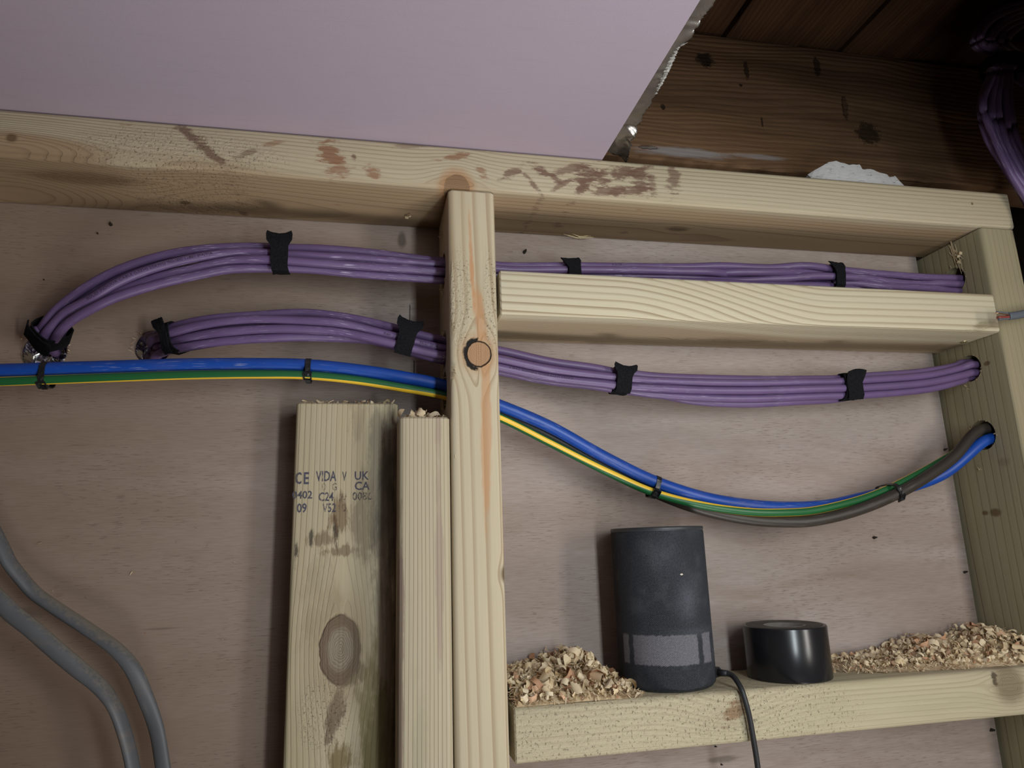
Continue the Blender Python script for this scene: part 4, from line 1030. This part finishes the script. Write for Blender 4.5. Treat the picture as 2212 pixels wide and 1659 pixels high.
for i, (px, py) in enumerate(((955, 508), (958, 632))): fray(stud, atx(px, py, -.0005), .0025, 26, 70 + i)
fray(wall, H1, .0198, 26, 80, 'y'); fray(wall, H2, .0170, 26, 81, 'y')

rnd = random.Random(88); bm = bmesh.new()
for (px, py) in [(145, 1238), (424, 1144), (402, 1200), (137, 1295), (186, 1290), (306, 1418), (283, 1239), (314, 1367), (232, 1312), (1258, 1052), (448, 1180), (160, 1210)] + [(rnd.uniform(20, 560), rnd.uniform(1120, 1500)) for _ in range(16)]:
    sliver(bm, rnd, at(px, py, -.0008), rnd.uniform(.0007, .0022))
bmobj('sawdust_flecks', bm, SHV, wall)['kind'] = 'stuff'
bm = bmesh.new()
for k in range(5): sliver(bm, rnd, at(982 + rnd.uniform(-3, 3), 792 + k * 6, FR - .001), .0028)
for (px, py) in ((984, 985), (1090, 1297)): sliver(bm, rnd, at(px, py, FR - .001), .0015)
bmobj('splinters', bm, SHV, stud)['kind'] = 'stuff'
# ================================================================== SMALL THINGS
rnd = random.Random(91)
def shard(bm, pts, th, rnd_=None):
    """thin chip: outline (world points, roughly coplanar) given a thickness."""
    vs = [bm.verts.new(p) for p in pts]; f = bm.faces.new(vs)
    bmesh.ops.solidify(bm, geom=[f], thickness=th)
z0 = ZT - .0015
bm = bmesh.new()
cpt = atz(881, 463, ZT)
for (a, b, s, ro) in ((0, .002, .0055, .3), (.001, -.004, .0050, -.5), (-.001, -.001, .0045, 1.0)):
    curl(bm, rnd, V3((cpt.x + a, cpt.y + b, ZT - .0028)), s, 1.5)
chip = bmobj('wood_chip', bm, simple('fresh_chip', (.66, .52, .33), .7), origin=(cpt.x, cpt.y, ZT))
tag(chip, 'pale torn wood chip stuck to the underside of the top rail', 'chip')
bm = bmesh.new(); c0 = at(1250, 513, -.004)
for k in range(9):
    a = rnd.uniform(-.35, .35) + (PI if k % 2 else 0); ln = rnd.uniform(.008, .019)
    d = V3((math.cos(a), -.45, math.sin(a) * .45)).normalized(); q = V3((0, .2, 1)) * .0007
    p = c0 + V3((rnd.uniform(-.003, .003), 0, rnd.uniform(-.001, .001)))
    vs = [bm.verts.new(v) for v in (p - q, p + q, p + d * ln + q * .2, p + d * ln - q * .2)]
    bm.faces.new(vs)
sp_ = bmobj('splinter_tuft', bm, simple('raw_splinter', (.62, .50, .30), .7), origin=c0)
tag(sp_, 'tuft of pale splinters sticking out under the top rail above a strap', 'splinters')
bm = bmesh.new()                                                   # frayed strip hanging on the right stud's corner
top = atx(2062, 520, XS)
for k in range(14):
    a = atx(2060 + rnd.uniform(-12, 10), 516 + rnd.uniform(0, 30), XS) + V3((-.001, 0, 0)); b = atx(2078 + rnd.uniform(-14, 12), 575 + rnd.uniform(-25, 25), XS) + V3((-.003 * rnd.random() - .0008, 0, 0))
    q = V3((0, 1, .2)) * rnd.uniform(.0003, .0011)
    bm.faces.new([bm.verts.new(v) for v in (a - q, a + q, b + q * .3, b - q * .3)])
for k in range(5): curl(bm, rnd, atx(2076 + rnd.uniform(-5, 5), 558 + rnd.uniform(-10, 14), XS) + V3((-.003, 0, 0)), .0045)
fs = bmobj('frayed_splinters', bm, SHV, rstud); fs['kind'] = 'stuff'
# white plaster fragment on the rail
base = [(1745, 378), (1790, 352), (1806, 349), (1835, 357), (1858, 356), (1862, 367), (1880, 366), (1900, 374), (1915, 377), (1922, 384), (1934, 381), (1943, 392)]
bm = bmesh.new(); yq = -.062; zt = ZT + HP + .0003
tp = [at(px, py - 1, yq) for px, py in base]
fr = []; n = len(tp)
for i, p in enumerate(tp):
    fr.append((p, V3((p.x, yq - .012, zt)), V3((p.x + .003, yq + .018, p.z - .002)), V3((p.x, yq + .018, zt))))
rings = []
for t_, a_, b_, c_ in fr: rings.append([bm.verts.new(q) for q in (a_, t_, b_, c_)])
for i in range(n - 1):
    for j in range(3): bm.faces.new((rings[i][j], rings[i + 1][j], rings[i + 1][j + 1], rings[i][j + 1]))
    bm.faces.new((rings[i][3], rings[i + 1][3], rings[i + 1][0], rings[i][0]))
bm.faces.new(rings[0]); bm.faces.new(rings[-1][::-1])
bmesh.ops.subdivide_edges(bm, edges=bm.edges[:], cuts=2, use_grid_fill=True)
for v in bm.verts:
    if v.co.z > zt + .002: v.co += V3([rnd.uniform(-1, 1) * .0004 for _ in range(3)])
bmesh.ops.recalc_face_normals(bm, faces=bm.faces)
def chalk():
    m, nt, B = newmat('crumbled_plaster'); x, y, z = pos(nt)
    n = noise(nt, comb(nt, x * 90, y * 60, z * 260), 1, 5, .7)
    c = mixc(sm(n, .30, .42), (.10, .085, .075), (.62, .60, .60)); nt.links.new(c.k, B.inputs['Base Color']); B.inputs['Roughness'].default_value = .9
    bump(nt, B, n, .0008); return m
pf = bmobj('plaster_fragment', bm, chalk(), origin=(at(1840, 385, yq).x, yq, zt))
tag(pf, 'jagged white plaster fragment lying on the top rail', 'plaster')
# screw hole under the upper noggin, driven screw head
sc = atz(2082, 738, N1)
bm, rows = lathe([(.0036, .0004), (.0036, -.0010), (.0022, -.0011), (.0012, .0006)], (sc.x, sc.y, N1)); bm.faces.new(rows[-1])
o = bmobj('screw_head', bm, simple('brass_screw', (.45, .38, .22), .35, .8), nog1, True)
# stripped grey lead poking in from the right, in front of the stud
yy = -.112
e0 = at(2186, 682, yy)
lead2 = empty('stripped_cable', e0); tag(lead2, 'grey cable with a stripped end poking in at the right edge', 'cable')
GR2 = simple('grey_pvc', (.10, .115, .135), .5)
bm, c = tube([at(2178, 683, yy), at(2196, 681, yy), at(2225, 675, yy), at(2300, 662, yy + .01), at(2400, 700, yy + .03), V3((.76, -.06, .05)), V3((.78, -.05, -.5)), V3((.78, -.05, FLOOR + .006))], .0042, 14, 8, rt=.0030); bmobj('sheath', bm, GR2, lead2)
bm, c = tube([at(2196, 678, yy), at(2180, 677, yy), at(2153, 674.5, yy - .001)], .0012, 8, 5); bmobj('sheath_lip', bm, GR2, lead2)
bm, c = tube([at(2196, 686, yy), at(2180, 688, yy), at(2157, 690, yy - .001)], .0011, 8, 5); bmobj('sheath_lip', bm, GR2, lead2)
bm, c = tube([at(2196, 683, yy), at(2178, 685, yy), at(2155, 686, yy)], .0018, 10, 5); o = bmobj('core_wire', bm, simple('red_core', (.22, .045, .035), .4), lead2); o['label'] = 'red insulated core'
bm, c = tube([at(2196, 680, yy - .001), at(2175, 679, yy - .001), at(2152, 676, yy - .002)], .0007, 8, 5); o = bmobj('core_wire', bm, simple('bare_copper', (.55, .33, .20), .3, .9), lead2); o['label'] = 'bare copper core'
# thin lath leaning behind the right-hand shavings
bm = bmesh.new(); a = at(2112, 1366, -.004); b = atx(2230, 1377, XS - .001)
d = b - a
for k in range(1):
    vs0 = [a + V3((0, -.002, -.004)), a + V3((0, .001, -.004)), a + V3((0, .001, .001)), a + V3((0, -.002, .001))]; vs1 = [v + d for v in vs0]
    q0 = [bm.verts.new(v) for v in vs0]; q1 = [bm.verts.new(v) for v in vs1]
    bm.faces.new(q0); bm.faces.new(q1[::-1])
    for i in range(4): bm.faces.new((q0[i], q1[i], q1[(i + 1) % 4], q0[(i + 1) % 4]))
bmesh.ops.recalc_face_normals(bm, faces=bm.faces)
ls = bmobj('splinter_lath', bm, sm2, origin=a); tag(ls, 'thin grey wood sliver lying behind the right-hand shavings', 'splinter')

# coil of purple cable hanging in the dark corner
hub = at(2150, 148, -.10)
coil = empty('cable_coil', hub); tag(coil, 'coil of dark purple cable hanging in the dark top right corner', 'cable coil')
rnd = random.Random(17)
for k in range(15):
    e = k - 7; y0 = -.10 + .014 * math.sin(k * 2.1); jit = lambda s=5: rnd.uniform(-s, s)
    lo = [(2160 + e * 3 + jit(3), 160, y0), (2150 + e * 5 + jit(), 230 + jit(), y0), (2167 + e * 4.5 + jit(), 300, y0), (2204 + e * 4 + jit(3), 370 + jit(), y0), (2250 + e * 4 + jit(3), 450, y0), (2275 + e * 6, 520, y0), (2340 + e * 4, 480, y0 + .02), (2350 + e * 3, 360, y0 + .03), (2310 + e * 4, 230, y0 + .02), (2215 + e * 4 + jit(), 158 + jit(3), y0 + .012)]
    hi = [(2185 + e * 3, 120, y0 + .01), (2140 + e * 5 + jit(), 95 + jit(), y0), (2155 + e * 5 + jit(), 62 + jit(), y0), (2205 + e * 5, 34 + e * 2 + jit(), y0), (2290, 32 + e * 3, y0), (2310, 90 + e * 3, y0 + .01), (2240, 130 + e * 2, y0 + .01)]
    bm, c = tube(P(lo + hi[::-1] + [(2160 + e * 3, 152, y0)]), .0042, 8, 6)
    bmobj('cable_loop', bm, PURPLE, coil)
c, t, n, u = local_frame(2168, 146, -.10, 10, 50)
rows = []
for k in range(25):
    a = 2 * PI * k / 24; rows.append((math.cos(a) * .022, math.sin(a) * .028, .012, 0))
bmobj('coil_strap', ribbon(rows, c, t, n, u, .0015, 0, 3, 5), VEL, coil)
